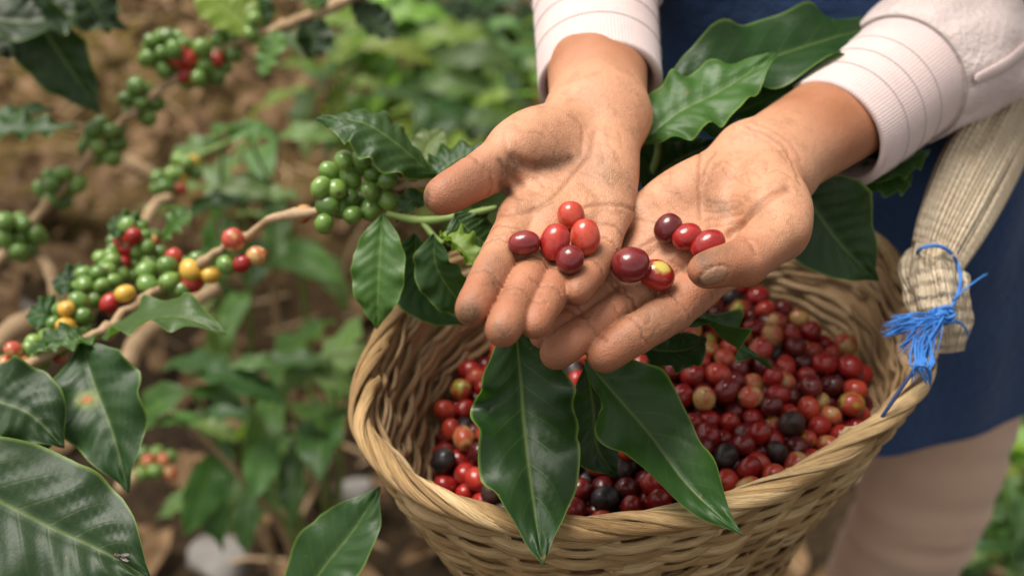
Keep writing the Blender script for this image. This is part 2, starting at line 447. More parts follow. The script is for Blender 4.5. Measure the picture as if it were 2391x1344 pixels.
def skin_material():
    t = NT('skin'); pos = t.geo_pos()
    tan, dirt, cre, pink, nail = [t.attr(k) for k in ('tan', 'dirt', 'crease', 'pink', 'nail')]
    n1 = t.noise(pos, 45, 4, .6); n2 = t.noise(pos, 300, 5, .7); n3 = t.noise(pos, 900, 2, .6)
    c = t.mix(tan, (.56, .285, .165), (.34, .132, .060))
    c = t.mix(t.math('MULTIPLY', pink, .85), c, (.36, .115, .055))
    blot = t.ramp(n1, [(.35, 0.0), (.68, 1.0)])
    c = t.mix(t.math('MULTIPLY', blot, .42), c, (.52, .235, .135))
    c = t.mix(t.math('MULTIPLY', t.ramp(n2, [(.50, 0.0), (.75, 1.0)]), .18), c, (.42, .20, .12))
    c = t.mix(t.math('MULTIPLY', cre, .72), c, (.27, .095, .045))
    gr = t.math('MULTIPLY', t.ramp(t.noise(pos, 120, 6, .72), [(.48, 0.0), (.74, 1.0)]), t.math('SUBTRACT', .75, t.math('MULTIPLY', tan, .5)))
    c = t.mix(gr, c, (.30, .145, .075))
    dn = t.math('MULTIPLY', dirt, t.ramp(t.math('ADD', t.math('MULTIPLY', n2, .6), t.math('MULTIPLY', n3, .4)), [(.30, .55), (.66, 1.1)]), clamp=True)
    c = t.mix(dn, c, t.mix(dn, (.26, .13, .066), (.125, .066, .036)))
    speck = t.math('MULTIPLY', t.ramp(n3, [(.70, 0.0), (.76, 1.0)]), t.ramp(n1, [(.45, 0.0), (.6, .5)]))
    c = t.mix(speck, c, (.16, .085, .05))
    c = t.mix(t.math('MULTIPLY', nail, .7), c, (.34, .19, .12))
    wv = t.n('TexWave', wave_type='BANDS'); wv.inputs['Scale'].default_value = 330; wv.inputs['Distortion'].default_value = 3; wv.inputs['Detail'].default_value = 2
    t.con(pos, wv.inputs['Vector'])
    vor = t.n('TexVoronoi', feature='DISTANCE_TO_EDGE'); vor.inputs['Scale'].default_value = 620; t.con(pos, vor.inputs['Vector'])
    h = t.math('ADD', t.math('MULTIPLY', n2, .6), t.math('ADD', t.math('MULTIPLY', vor.outputs[0], .5), t.math('MULTIPLY', wv.outputs[1], .05)))
    b = t.bump(h, .6, .0010)
    rough = t.mix(t.math('MAXIMUM', dirt, n1), .42, .62)
    sh = t.bsdf(Base_Color=c, Roughness=rough, Normal=b, Subsurface_Weight=.12, Subsurface_Radius=(.010, .0035, .0018), Subsurface_Scale=.5)
    sh.inputs['Specular IOR Level'].default_value = .42
    return t.done(sh)
M_skin = skin_material()
def blobs(px):
    out = []
    hit = march([q[:2] for q in px])
    for c, (x, y, rx, ry, ang, s) in zip(hit, px):
        d = (c-CAM)@AF
        ca, sa = math.cos(R_(ang)), math.sin(R_(ang))
        a = AX*ca-AU*sa; b = AX*sa+AU*ca
        out.append((c, a, b, rx/FPX*d, ry/FPX*d, s))
    return out
ARM_L = [P(1384, -120, .76), P(1370, -230, .86), np.array([.06, .82, 1.16]), np.array([.10, .80, 1.30])]      # inside the sleeves
ARM_R = [P(2230, 100, .745), P(2370, 10, .815), np.array([.50, .80, 1.12]), np.array([.46, .80, 1.30])]
def make_body(person):
    lo = np.array([-.075, .36, .955]); hi = np.array([.235, .72, 1.125])
    V, F = surface_nets(fine_field, lo, hi, .00100)
    p = V.astype(f32)
    # skin of the upper arms and trunk (inside the clothes)
    def trunk(p, c):
        d = d2 = np.full(len(p), 9., f32)
        for a, b in zip(ARM_L[:-1], ARM_L[1:]): d = smin(d, cap(p, a, b, .022, .024), .02)
        for a, b in zip(ARM_R[:-1], ARM_R[1:]): d2 = smin(d2, cap(p, a, b, .022, .024), .02)
        b = ell(p, (.285, .805, 1.07), np.eye(3), (.14, .08, .33))
        d = smin(np.minimum(d, d2), b, .06)
        d = smin(d, cap(p, np.array([.20, .775, .85]), np.array([.195, .775, .12]), .045, .03), .05)
        return smin(d, cap(p, np.array([.378, .765, .85]), np.array([.394, .772, .12]), .04, .03), .05)
    V2, F2 = surface_nets(trunk, np.array([-.05, .60, .03]), np.array([.62, .95, 1.45]), .012)
    nv = len(V); Va = np.concatenate([V, V2]); Fa = np.concatenate([F, F2+nv])
    me = bpy.data.meshes.new('body'); me.vertices.add(len(Va)); me.vertices.foreach_set('co', Va.astype(f32).ravel())
    me.loops.add(Fa.size); me.loops.foreach_set('vertex_index', Fa.astype(np.int32).ravel())
    me.polygons.add(len(Fa)); me.polygons.foreach_set('loop_start', np.arange(0, Fa.size, 4, dtype=np.int32))
    me.update(calc_edges=True); me.validate(); me.materials.append(M_skin)
    me.polygons.foreach_set('use_smooth', np.ones(len(me.polygons), bool))
    nor = np.empty(len(Va)*3, f32); me.vertices.foreach_get('normal', nor); nor = nor.reshape(-1, 3)[:nv]
    tan = np.ones(len(Va)); dirt = np.zeros(len(Va)); cre = np.zeros(len(Va)); pink = np.zeros(len(Va)); nail = np.zeros(len(Va))
    fl = hand_field(LH, p, False); fr = hand_field(RH, p, False); isl = fl < fr
    for H_, m in ((LH, isl), (RH, ~isl)):
        q = p[m]; arm = sm((q-H_.W)@H_.fa, .002, .045); back = sm(-(nor[m]@H_.N), -.25, .35)
        tan_ = np.maximum(arm, back*.85); idx = np.where(m)[0]
        tt = np.min([cap(q, H_.thumb[1], H_.thumb[2], 0, 0), cap(q, H_.thumb[2], H_.thumb[3], 0, 0)], 0)
        tb = sm(-(nor[m]@H_.tn), -.1, .5)*(tt < .016); tan_ = np.maximum(tan_*(tt > .0155), tb*.75) 
        tan[idx] = tan_
        pk = np.zeros(len(q))
        for j in H_.fing: pk = np.maximum(pk, 1-sm(np.linalg.norm(q-j[3].astype(f32), axis=1), .010, .050))
        pk = np.maximum(pk, 1-sm(np.linalg.norm(q-H_.thumb[3].astype(f32), axis=1), .012, .045)); pink[idx] = pk
        cc = np.zeros(len(q))
        for pts, wd, dp in H_.curves:
            mm = np.where(((q > pts.min(0)-.004) & (q < pts.max(0)+.004)).all(1))[0]
            if not len(mm): continue
            dd = np.full(len(mm), 1., f32); qm = q[mm]
            for a, b in zip(pts[:-1], pts[1:]): dd = np.minimum(dd, cap(qm, a, b, 0, 0))
            cc[mm] = np.maximum(cc[mm], min(1, dp/.0010)*np.exp(-(dd/(wd*1.15))**2))
        for c, ax, n3, lt, r, wd, dp in H_.joint:
            z = q-c.astype(f32); l = z@lt.astype(f32); s = z@ax.astype(f32)+.0007*np.sin(l*420+c[0]*900)+.0004*np.sin(l*1300)-l*l*6
            cc = np.maximum(cc, min(1, dp/.0010)*.8*np.exp(-(s/(wd*1.1))**2)*sm(z@n3.astype(f32), 0, r*.6)*(np.linalg.norm(z, axis=1) < r*1.9))
        cre[idx] = cc
    for c, a, b, rx, ry, s in blobs([
        (1245, 378, 70, 24, 8, .50), (1305, 372, 55, 26, -10, .42), (1190, 392, 34, 26, 30, .7), (1178, 436, 16, 30, -20, .9), (1120, 398, 45, 22, -28, .42),
        (1060, 440, 50, 30, -28, .25), (1425, 415, 75, 45, 50, .40), (1330, 350, 60, 40, 0, .22), (1240, 480, 70, 26, 0, .30),
        (1096, 738, 24, 20, 0, 1.05), (1092, 716, 34, 30, 0, .45), (1150, 612, 30, 40, 30, .40), (1168, 775, 30, 26, 0, .60), (1215, 690, 36, 30, 0, .22), (1150, 660, 24, 26, 0, .30),
        (1300, 600, 40, 20, 0, .25), (1400, 600, 26, 30, 0, .35), (1360, 660, 26, 26, 0, .25), (1285, 675, 20, 16, 0, .2),
        (1668, 478, 40, 22, 10, .50), (1720, 490, 45, 30, -20, .28), (1690, 585, 50, 20, -18, .45), (1640, 605, 22, 30, 20, .50), (1740, 640, 70, 18, -10, .35), (1770, 500, 30, 26, 0, .3),
        (1530, 735, 60, 34, -30, .50), (1600, 770, 90, 26, -30, .40), (1460, 790, 40, 30, 0, .25), (1395, 855, 40, 22, 0, .35), (1460, 735, 30, 16, -30, .35), (1400, 690, 40, 14, -30, .30), (1310, 850, 30, 18, 0, .28),
        (1690, 420, 60, 40, 0, .15), (1600, 480, 40, 40, 0, .12), (994, 468, 8, 26, 10, 1.2), (1664, 648, 16, 12, -24, .9), (1640, 646, 6, 26, 40, 1.3)]):
        z = p-c; e = (z@a/rx)**2+(z@b/ry)**2+(np.linalg.norm(z, axis=1)/(max(rx, ry)*1.6))**4
        dirt[:nv] += 1.35*s*np.exp(-e*.85)
    nm = np.linalg.norm(p-NAIL_C, axis=1) < .012
    if nm.any():
        a, b = nail_coords(p[nm]); e_ = np.sqrt(a*a+b*b); nail[np.where(nm)[0]] = 1-sm(e_, .88, 1.0); dirt[np.where(nm)[0]] += 1.1*np.exp(-((e_-1.02)/.13)**2)*sm(-a-b*.8, -.6, .5)
    dirt[:nv] += .16*pink[:nv]*(tan[:nv] < .6)
    dirt[:nv] += .35*cre[:nv]*(tan[:nv] < .5)*(.5+.5*np.sin(p[:, 0]*700)*np.sin(p[:, 1]*800))
    for k, v in (('tan', tan), ('dirt', np.clip(dirt, 0, 1)), ('crease', cre), ('pink', pink), ('nail', nail)): setattr_f(me, k, v)
    return link('body', me, person)
person = empty('person', (.28, .80, 0))
tag(person, 'person in pale pink sleeves and navy dress holding out coffee cherries in cupped hands', 'person')
make_body(person)
# ------------------------------------------------------------------ materials
def leaf_material():
    t = NT('leaf'); uv = t.n('UVMap').outputs[0]; sep = t.n('SeparateXYZ'); t.con(uv, sep.inputs[0])
    u, v = sep.outputs[0], t.math('ABSOLUTE', t.math('SUBTRACT', t.math('MULTIPLY', sep.outputs[1], 2.0), 1.0))
    oi = t.n('ObjectInfo'); base = oi.outputs['Color']; pos = t.geo_pos()
    n1 = t.noise(pos, 60, 4); n2 = t.noise(pos, 700, 3)
    c = t.mix(t.ramp(n1, [(.3, 0.0), (.7, .55)]), base, t.mix(.5, base, (.045, .10, .03)))
    sepc = t.mix(1.0, base, (1.35, 1.25, 1.1), 'MULTIPLY')
    c = t.mix(t.math('MULTIPLY', t.ramp(n2, [(.4, 0.0), (.7, 1.0)]), .22), c, sepc)
    # side veins: thin pale lines sweeping towards the tip
    ph = t.math('FRACT', t.math('SUBTRACT', t.math('MULTIPLY', u, 9.0), t.math('MULTIPLY', v, 1.9)))
    vein = t.math('MULTIPLY', t.math('SUBTRACT', 1.0, t.math('MULTIPLY', t.math('ABSOLUTE', t.math('SUBTRACT', ph, .5)), 14.0), clamp=True), t.math('SUBTRACT', 1.0, v, clamp=True))
    c = t.mix(t.math('MULTIPLY', vein, .24), c, t.mix(.45, base, (.20, .30, .08)))
    rib = t.math('SUBTRACT', 1.0, t.math('DIVIDE', v, .055), clamp=True)
    c = t.mix(t.math('MULTIPLY', rib, .75), c, t.mix(.45, base, (.26, .36, .10)))
    edge = t.ramp(v, [(.93, 0.0), (.99, 1.0)]); c = t.mix(t.math('MULTIPLY', edge, .55), c, (.22, .34, .06))
    spot = t.math('MULTIPLY', t.ramp(t.noise(pos, 130, 2), [(.735, 0.0), (.77, 1.0)]), .6); c = t.mix(spot, c, (.22, .16, .04))
    sp_ = t.attr('spot'); c = t.mix(t.ramp(sp_, [(.05, 0.0), (.35, .8)]), c, (.16, .20, .03)); c = t.mix(t.ramp(sp_, [(.55, 0.0), (.85, 1.0)]), c, (.40, .12, .015))
    h = t.math('ADD', t.math('MULTIPLY', n2, .25), t.math('SUBTRACT', t.math('MULTIPLY', t.noise(pos, 220, 3), .7), t.math('MULTIPLY', t.math('MAXIMUM', t.math('MULTIPLY', vein, .5), rib), .5)))
    b = t.bump(h, .30, .0010)
    rough = t.math('ADD', .34, t.math('MULTIPLY', n1, .22))
    sh = t.bsdf(Base_Color=c, Roughness=rough, Normal=b); sh.inputs['Specular IOR Level'].default_value = .38
    tr = t.n('BsdfTranslucent'); t.con(t.mix(1.0, c, (2.2, 2.4, .9), 'MULTIPLY'), tr.inputs[0]); t.con(b, tr.inputs['Normal'])
    mx = t.n('MixShader'); mx.inputs[0].default_value = .26; t.con(sh.outputs[0], mx.inputs[1]); t.con(tr.outputs[0], mx.inputs[2])
    return t.done(mx)
M_leaf = leaf_material()
def cherry_material(name, stops, rough=.15, patch=None, spots=.45, wrinkle=0.0):
    t = NT(name); oi = t.n('ObjectInfo'); pos = t.obj()
    off = t.n('VectorMath', operation='ADD'); t.con(pos, off.inputs[0])
    cmb = t.n('CombineXYZ'); r = t.math('MULTIPLY', oi.outputs['Random'], 37.0); [t.con(r, cmb.inputs[i]) for i in range(3)]
    t.con(cmb.outputs[0], off.inputs[1]); p = off.outputs[0]
    n = t.noise(p, 110, 3, .55); n2 = t.noise(p, 500, 3)
    c = t.ramp(t.math('ADD', t.math('MULTIPLY', n, .6), t.math('MULTIPLY', oi.outputs['Random'], .4)), stops)
    if patch: c = t.mix(t.ramp(t.noise(p, 75, 2), [(patch[1], 0.0), (patch[1]+.10, 1.0)]), c, t.mix(n2, patch[0], tuple(v*.8 for v in patch[0])))
    c = t.mix(t.math('MULTIPLY', t.ramp(n2, [(.55, 0.0), (.75, 1.0)]), spots), c, (.05, .012, .01))
    c = t.mix(t.ramp(t.math('ADD', t.attr('patch'), t.math('MULTIPLY', t.math('SUBTRACT', n2, .5), .9)), [(.30, 0.0), (.72, 1.0)]), c, (.50, .40, .085))
    c = t.mix(t.math('MULTIPLY', t.attr('navel'), .8), c, (.10, .05, .025))
    b = t.bump(t.math('ADD', t.math('MULTIPLY', n2, .4), t.math('MULTIPLY', t.noise(p, 260, 2), wrinkle)), .30, .0010)
    sh = t.bsdf(Base_Color=c, Roughness=t.math('ADD', rough, t.math('MULTIPLY', n2, .16)), Normal=b)
    sh.inputs['Specular IOR Level'].default_value = .5; sh.inputs['Coat Weight'].default_value = .25; sh.inputs['Coat Roughness'].default_value = .14
    return t.done(sh)
MC = dict(
    red=cherry_material('cherry_red', [(.25, (.20, .009, .010)), (.5, (.38, .022, .018)), (.75, (.52, .07, .035))]),
    dark=cherry_material('cherry_dark', [(.25, (.055, .008, .010)), (.5, (.13, .012, .014)), (.75, (.22, .02, .02))]),
    black=cherry_material('cherry_black', [(.3, (.010, .009, .010)), (.6, (.028, .016, .014)), (.8, (.075, .030, .020))], .42, wrinkle=2.0),
    blush=cherry_material('cherry_blush', [(.25, (.36, .035, .028)), (.5, (.50, .085, .045)), (.75, (.58, .16, .07))], patch=((.60, .36, .13), .48)),
    half=cherry_material('cherry_half', [(.25, (.34, .03, .025)), (.6, (.48, .07, .04)), (.8, (.52, .12, .06))], patch=((.42, .40, .06), .50)),
    green=cherry_material('cherry_green', [(.25, (.075, .15, .028)), (.5, (.13, .24, .045)), (.8, (.21, .33, .065))], .20, spots=.12),
    yellow=cherry_material('cherry_yellow', [(.25, (.50, .28, .03)), (.5, (.62, .38, .05)), (.8, (.60, .22, .04))], .3, spots=.1))
def reed_material(name, c0, c1, c2):
    t = NT(name); al, an = t.attr('along'), t.attr('around'); oi = t.n('ObjectInfo')
    cv = t.n('CombineXYZ'); t.con(t.math('MULTIPLY', al, 14.0), cv.inputs[0]); t.con(t.math('MULTIPLY', an, 5.0), cv.inputs[1]); t.con(t.math('MULTIPLY', oi.outputs['Random'], 50.0), cv.inputs[2])
    n = t.noise(cv.outputs[0], 1.0, 5, .6); cv2 = t.n('CombineXYZ')
    t.con(t.math('MULTIPLY', al, 60.0), cv2.inputs[0]); t.con(t.math('MULTIPLY', an, 22.0), cv2.inputs[1]); t.con(t.math('MULTIPLY', oi.outputs['Random'], 50.0), cv2.inputs[2])
    f = t.noise(cv2.outputs[0], 1.0, 3, .6)
    c = t.ramp(t.math('ADD', t.math('MULTIPLY', n, .5), t.math('MULTIPLY', oi.outputs['Random'], .5)), [(.2, c0), (.5, c1), (.8, c2)])
    c = t.mix(t.math('MULTIPLY', t.ramp(f, [(.48, 0.0), (.70, 1.0)]), .7), c, tuple(v*.45 for v in c0))
    b = t.bump(f, .9, .0014)
    sh = t.bsdf(Base_Color=c, Roughness=.55, Normal=b); sh.inputs['Specular IOR Level'].default_value = .35
    return t.done(sh)
M_reed = reed_material('reed', (.27, .155, .060), (.54, .345, .155), (.78, .57, .31))
M_reed_in = reed_material('reed_inner', (.34, .20, .10), (.54, .36, .19), (.70, .52, .31))
def simple(name, c0, c1, scale, rough=.8, bump=.3, dist=.001, detail=4, weave=None, sheen=0.0):
    t = NT(name); pos = t.geo_pos(); n = t.noise(pos, scale, detail, .6); n2 = t.noise(pos, scale*8, 3, .6)
    c = t.mix(t.ramp(n, [(.3, 0.0), (.7, 1.0)]), c0, c1); c = t.mix(t.math('MULTIPLY', n2, .25), c, tuple(v*.6 for v in c0))
    h = n2
    if weave:
        uv = t.n('UVMap').outputs[0]; sp = t.n('SeparateXYZ'); t.con(uv, sp.inputs[0])
        a = t.math('SINE', t.math('MULTIPLY', sp.outputs[0], weave[0])); b_ = t.math('SINE', t.math('MULTIPLY', sp.outputs[1], weave[1]))
        wv = t.math('ADD', a, b_) if weave[2] else b_
        h = t.math('ADD', t.math('MULTIPLY', wv, .3), n2)
        c = t.mix(t.ramp(wv, [(0.0, .24), (.6, 0.0)]), c, tuple(v*.62 for v in c0))
    sh = t.bsdf(Base_Color=c, Roughness=rough, Normal=t.bump(h, bump, dist)); sh.inputs['Specular IOR Level'].default_value = .25
    if sheen: sh.inputs['Sheen Weight'].default_value = sheen
    return t.done(sh)
M_bark = simple('twig_bark', (.36, .235, .13), (.50, .36, .22), 60, .8, .5, .002)
M_stem = simple('green_stem', (.13, .20, .05), (.22, .29, .08), 80, .5, .3)
M_dress = simple('navy_cotton', (.016, .045, .125), (.026, .062, .155), 14, .85, .5, .004, sheen=.15)
M_trouser = simple('tan_knit', (.57, .38, .275), (.63, .44, .33), 14, .9, .3, .001, sheen=.2)
M_sleeve = simple('pink_fleece', (.72, .60, .57), (.62, .50, .48), 30, .95, .8, .0025, sheen=.25)
M_cuff = simple('pink_rib', (.73, .585, .56), (.66, .50, .49), 25, .95, .35, .0007, weave=(1., 2*math.pi*110, False), sheen=.25)
M_stitch = simple('grey_stitch', (.42, .38, .37), (.50, .46, .45), 90, .9)
M_burlap = simple('burlap', (.68, .54, .37), (.78, .65, .48), 45, .95, 1.0, .0026, weave=(2*math.pi*150, 2*math.pi*46, True))
M_twine = simple('blue_twine', (.035, .16, .52), (.07, .25, .64), 120, .5, .3)
M_navycord = simple('navy_cord', (.012, .03, .10), (.02, .05, .16), 120, .6, .3)
M_soil = None
def ground_material():
    t = NT('soil'); pos = t.geo_pos(); a = t.noise(pos, 1.3, 5, .6); b = t.noise(pos, 7, 5, .65); c3 = t.noise(pos, 40, 4, .65)
    c = t.ramp(t.math('ADD', t.math('MULTIPLY', b, .55), t.math('MULTIPLY', c3, .45)), [(.30, (.030, .017, .007)), (.46, (.09, .052, .022)), (.58, (.15, .09, .040)), (.72, (.22, .14, .072))])
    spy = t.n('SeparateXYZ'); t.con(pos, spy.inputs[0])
    hum_shade = t.ramp(t.math('ADD', t.math('SUBTRACT', 2.2, spy.outputs[1]), t.math('MULTIPLY', t.math('SUBTRACT', a, .5), 1.6)), [(.15, 0.0), (.6, .92)])
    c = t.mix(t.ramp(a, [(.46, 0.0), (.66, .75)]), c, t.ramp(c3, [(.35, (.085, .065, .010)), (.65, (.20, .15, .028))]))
    c = t.mix(hum_shade, c, t.ramp(c3, [(.35, (.010, .007, .004)), (.7, (.055, .033, .016))]))   # near soil darkened: humus tone with the shade under the bushes painted in
    sh = t.bsdf(Base_Color=c, Roughness=.95, Normal=t.bump(t.math('ADD', b, c3), .9, .03)); sh.inputs['Specular IOR Level'].default_value = .2
    return t.done(sh)
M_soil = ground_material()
M_dead = simple('dead_leaf', (.07, .036, .015), (.30, .185, .095), 22, .8, .4, .002)
M_stone = simple('pale_stone', (.17, .155, .14), (.30, .28, .26), 18, .85, .5, .004)
M_shoe = simple('shoe_rubber', (.02, .02, .022), (.03, .03, .03), 30, .6)
# ------------------------------------------------------------------ ground and clothes
def make_ground():
    n = 150; xs = np.linspace(-1, 1, n); gx = np.sign(xs)*(np.abs(xs)**2.6)*60
    X, Y = np.meshgrid(gx, gx+2.0, indexing='ij')
    r = np.hypot(X, Y-2); Z = .03*np.sin(X*3.1+1)*np.cos(Y*2.7)+.02*np.sin(X*7.3+Y*5.1)+.012*rng.normal(size=X.shape)*(r < 6)
    Z = Z*sm(r, 40, 20)+.0*r
    Z += -.02
    V = np.stack([X, Y, Z], -1).reshape(-1, 3)
    F = [(i*n+j, (i+1)*n+j, (i+1)*n+j+1, i*n+j+1) for i in range(n-1) for j in range(n-1)]
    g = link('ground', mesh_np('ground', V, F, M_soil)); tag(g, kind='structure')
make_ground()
def loft(rings, closed_v=True):
    """rings: list of (k,3) arrays -> V, F, uv"""
    n, k = len(rings), len(rings[0]); V = np.concatenate(rings)
    F = [(i*k+j, i*k+(j+1) % k, (i+1)*k+(j+1) % k, (i+1)*k+j) for i in range(n-1) for j in range(k)]
    return V, F
def uvmap(me, fn):
    uv = me.uv_layers.new(name='UVMap'); d = np.empty((len(me.loops), 2)); li = np.empty(len(me.loops), np.int32); me.loops.foreach_get('vertex_index', li)
    uv.data.foreach_set('uv', np.asarray(fn(li), np.float32).ravel())
def fix_seam(me, k, al):
    """u = along, v = around; loops of a quad stay on one side of the seam"""
    li = np.empty(len(me.loops), np.int32); me.loops.foreach_get('vertex_index', li)
    a = al[li//k]; v = (li % k)/k; q = v.reshape(-1, 4); w_ = (q.max(1) > .7)[:, None] & (q < .3); q = q+w_
    uv = me.uv_layers.new(name='UVMap'); uv.data.foreach_set('uv', np.stack([a, q.ravel()], 1).astype(np.float32).ravel())
def sleeve(side, H, pts, radii, cuff_n, ph, drop=0.0):
    """pts: axis control points opening -> shoulder; the first cuff_n controls belong to the cuff"""
    m = 96; K = 96; ax = spline(pts, m); rad = spline(np.array(radii)[:, None], m)[:, 0]
    al = np.concatenate([[0], np.cumsum(np.linalg.norm(np.diff(ax, axis=0), axis=1))])
    t, s, n = frames(ax, H.N); cut = int((cuff_n)/(len(pts)-1)*m)
    a = np.linspace(0, 2*np.pi, K, endpoint=False)
    def ring(i, extra=0.0, fold=1.0):
        w_ = 0.0
        rr = np.full(K, rad[i]+extra)
        f = sm(i, cut, cut+14)*fold
        rr = rr*(1+f*(.045*np.sin(3*a+al[i]*38+ph)+.035*np.sin(5*a-al[i]*60+2*ph)+.018*np.sin(9*a+al[i]*90)))
        rr = rr*(1+(1-f)*.02*np.sin(2*a+ph+al[i]*20))
        if i > cut: rr = rr*(1+.022*np.sin(13*a+ph+al[i]*25)*math.exp(-(al[i]-al[cut])/.03)+.012*np.sin(21*a+al[i]*60)*math.exp(-(al[i]-al[cut])/.02))
        c = ax[i]-np.array([0, 0, drop])*(1-sm(al[i], 0, .15))
        return c+rr[:, None]*(np.cos(a)[:, None]*s[i]+np.sin(a)[:, None]*n[i]*.93)
    # cuff: folded edge with an inner face
    rings = [ring(i, -.0045) for i in range(14, -1, -2)]+[ring(0, -.0030)-t[0]*.0016, ring(0, -.0012)-t[0]*.0022, ring(0, .0004)-t[0]*.0012]+[ring(i, .0006) for i in range(0, cut+1)]
    root = None
    alc = np.concatenate([al[14::-2][:8], np.full(3, 0), al[:cut+1]])
    V, F = loft(rings); me = mesh_np('cuff', V, F, M_cuff); fix_seam(me, K, alc)
    seam = [ring(cut, .0006-.0015), ring(cut, .0034)]
    srings = [ring(cut, -.001), ring(cut, .0030)+t[cut]*.0005]+[ring(i, .0042+.0015*sm(i, cut, cut+6)) for i in range(cut+1, m)]
    V2, F2 = loft(srings); sme = mesh_np('sleeve', V2, F2, M_sleeve); fix_seam(sme, K, np.concatenate([al[cut:cut+1], al[cut:cut+1], al[cut+1:]]))
    so = link('sleeve', sme, person); co = link('cuff', me, so); co.location = (0, 0, 0)
    for fr in (.28, .50, .72):                          # grey stitched rings round the cuff
        i = int(cut*fr); V3, F3 = tube(ring(i, .0012), .00022, 5, up=t[i], closed=True)
        st = link('stitch_line', mesh_np('stitch_line', V3, F3, M_stitch), co); st.location = (0, 0, 0)
    V3, F3 = tube(ring(cut, .0026), .0005, 5, up=t[cut], closed=True)
    st = link('stitch_line', mesh_np('stitch_line', V3, F3, M_stitch), co); st.location = (0, 0, 0)
    return so, ax, t, s, n, ring, cut
sleeve('l', LH, [P(1402, 182, .648), P(1396, 90, .672), P(1390, 0, .70), P(1384, -120, .76), P(1370, -230, .86), np.array([.06, .82, 1.16]), np.array([.10, .80, 1.30])],
       [.0345, .0355, .0375, .043, .048, .052, .058], 2.3, .6, .004)
so_, ax_, t_, s_, n_, ring_, cut_ = sleeve('r', RH, [P(1946, 298, .650), P(2030, 238, .674), P(2112, 178, .700), P(2230, 100, .745), P(2370, 10, .815), np.array([.50, .80, 1.12]), np.array([.46, .80, 1.30])],
       [.0345, .0370, .0395, .047, .053, .056, .060], 1.95, 2.1, .004)
# the raised side seam of the right sleeve, running back from the cuff
i0 = cut_+1; ii = np.arange(i0, 80); a0 = 0
def near_angle(i, px, py):
    q = (ring_(i, .005)-CAM)@np.stack([AX, AU, AF]).T
    e = np.hypot(q[:, 0]/q[:, 2]*FPX+1195.5-px, 672-q[:, 1]/q[:, 2]*FPX-py)+(q[:, 2]-q[:, 2].min())*1500; return int(np.argmin(e))
ang0 = near_angle(i0, 2218, 195)
def seam_pts(off, da): return np.array([ring_(i, .0062+off)[ang0] for i in ii])
rib = seam_pts(.0010, 0); V, F = tube(rib, np.interp(np.linspace(0, 1, len(rib)), [0, .3, 1], [.0035, .0050, .0075]), 8, up=nrm(rib-ax_[ii]), flat=.30)
sr = link('seam_tape', mesh_np('seam_tape', V, F, M_cuff), so_); sr.location = (0, 0, 0)
def dress():
    K = 120; a = np.linspace(0, 2*np.pi, K, endpoint=False); rings = []
    prof = np.array([[.690, .232, .158], [.700, .232, .157], [.76, .228, .154], [.86, .215, .150], [.96, .200, .142], [1.06, .186, .132], [1.18, .172, .120], [1.30, .180, .112], [1.38, .150, .10], [1.42, .07, .07]])
    zz = np.linspace(0, 1, 60); pr = spline(prof, 60)
    ins = [pr[3]+[0, -.004, -.004], pr[1]+[0, -.004, -.004]]
    for k, (z, rx, ry) in enumerate(ins+list(pr)):
        f = sm(z, 1.25, .75); w_ = 1+f*(.050*np.sin(5*a+z*3)+.034*np.sin(9*a-z*6+1)+.018*np.sin(15*a+z*9))+.014*np.sin(4*a+z*22)+.008*np.sin(11*a-z*31)
        sag = .012*np.sin(2*a+.6)*sm(z, .8, .69)
        rings.append(np.stack([.285+rx*w_*np.cos(a), .805+ry*w_*np.sin(a), z+sag], 1))
    V, F = loft(rings); d = link('dress', mesh_np('dress', V, F, M_dress), person)
    hem = rings[6]; c = hem.mean(0); c[2] = 0; V, F = tube(hem+(hem-hem.mean(0))*np.array([.004, .006, 0]), .0011, 5, closed=True)
    h = link('hem_stitching', mesh_np('hem_stitching', V, F, M_dress), d); h.location = (0, 0, 0)
dress()
def leg(x, name, ph):
    K = 64; a = np.linspace(0, 2*np.pi, K, endpoint=False)
    c = np.array([[x-.012, .75, .86], [x-.010, .745, .72], [x-.002, .725, .58], [x-.004, .722, .50], [x+.002, .755, .36], [x+.008, .775, .20], [x+.010, .785, .10]])
    r = np.array([.058, .066, .060, .0575, .058, .049, .045])
    cc = spline(c, 80); rr = spline(r[:, None], 80)[:, 0]; rings = []
    for k in range(80):
        z = cc[k, 2]; kn = math.exp(-((z-.50)/.06)**2)+.5*math.exp(-((z-.62)/.03)**2)+.25
        wr = 1+kn*(.030*np.sin(z*120+2.2*np.sin(a+ph)+ph)+.018*np.sin(z*230+3*np.cos(a*2)))+.015*np.sin(3*a+z*12+ph)
        rings.append(np.stack([cc[k, 0]+rr[k]*wr*np.cos(a), cc[k, 1]+rr[k]*wr*np.sin(a), np.full(K, z)], 1))
    V, F = loft(rings); link(name, mesh_np(name, V, F, M_trouser), person)
    # boot
    pts = [np.array([x+.010, .79, .13]), np.array([x+.010, .787, .06]), np.array([x+.010, .74, .035]), np.array([x+.012, .66, .030]), np.array([x+.012, .60, .026])]
    V, F = tube(spline(pts, 14), np.interp(np.linspace(0, 1, 14), [0, .3, .5, .8, 1], [.046, .046, .044, .042, .018]), 14, up=(1, 0, 0)); V[:, 2] = np.maximum(V[:, 2], -.012)
    link('boot', mesh_np('boot', V, F, M_shoe), person)
leg(.390, 'trouser_leg', .3); leg(.192, 'trouser_leg', 1.7)
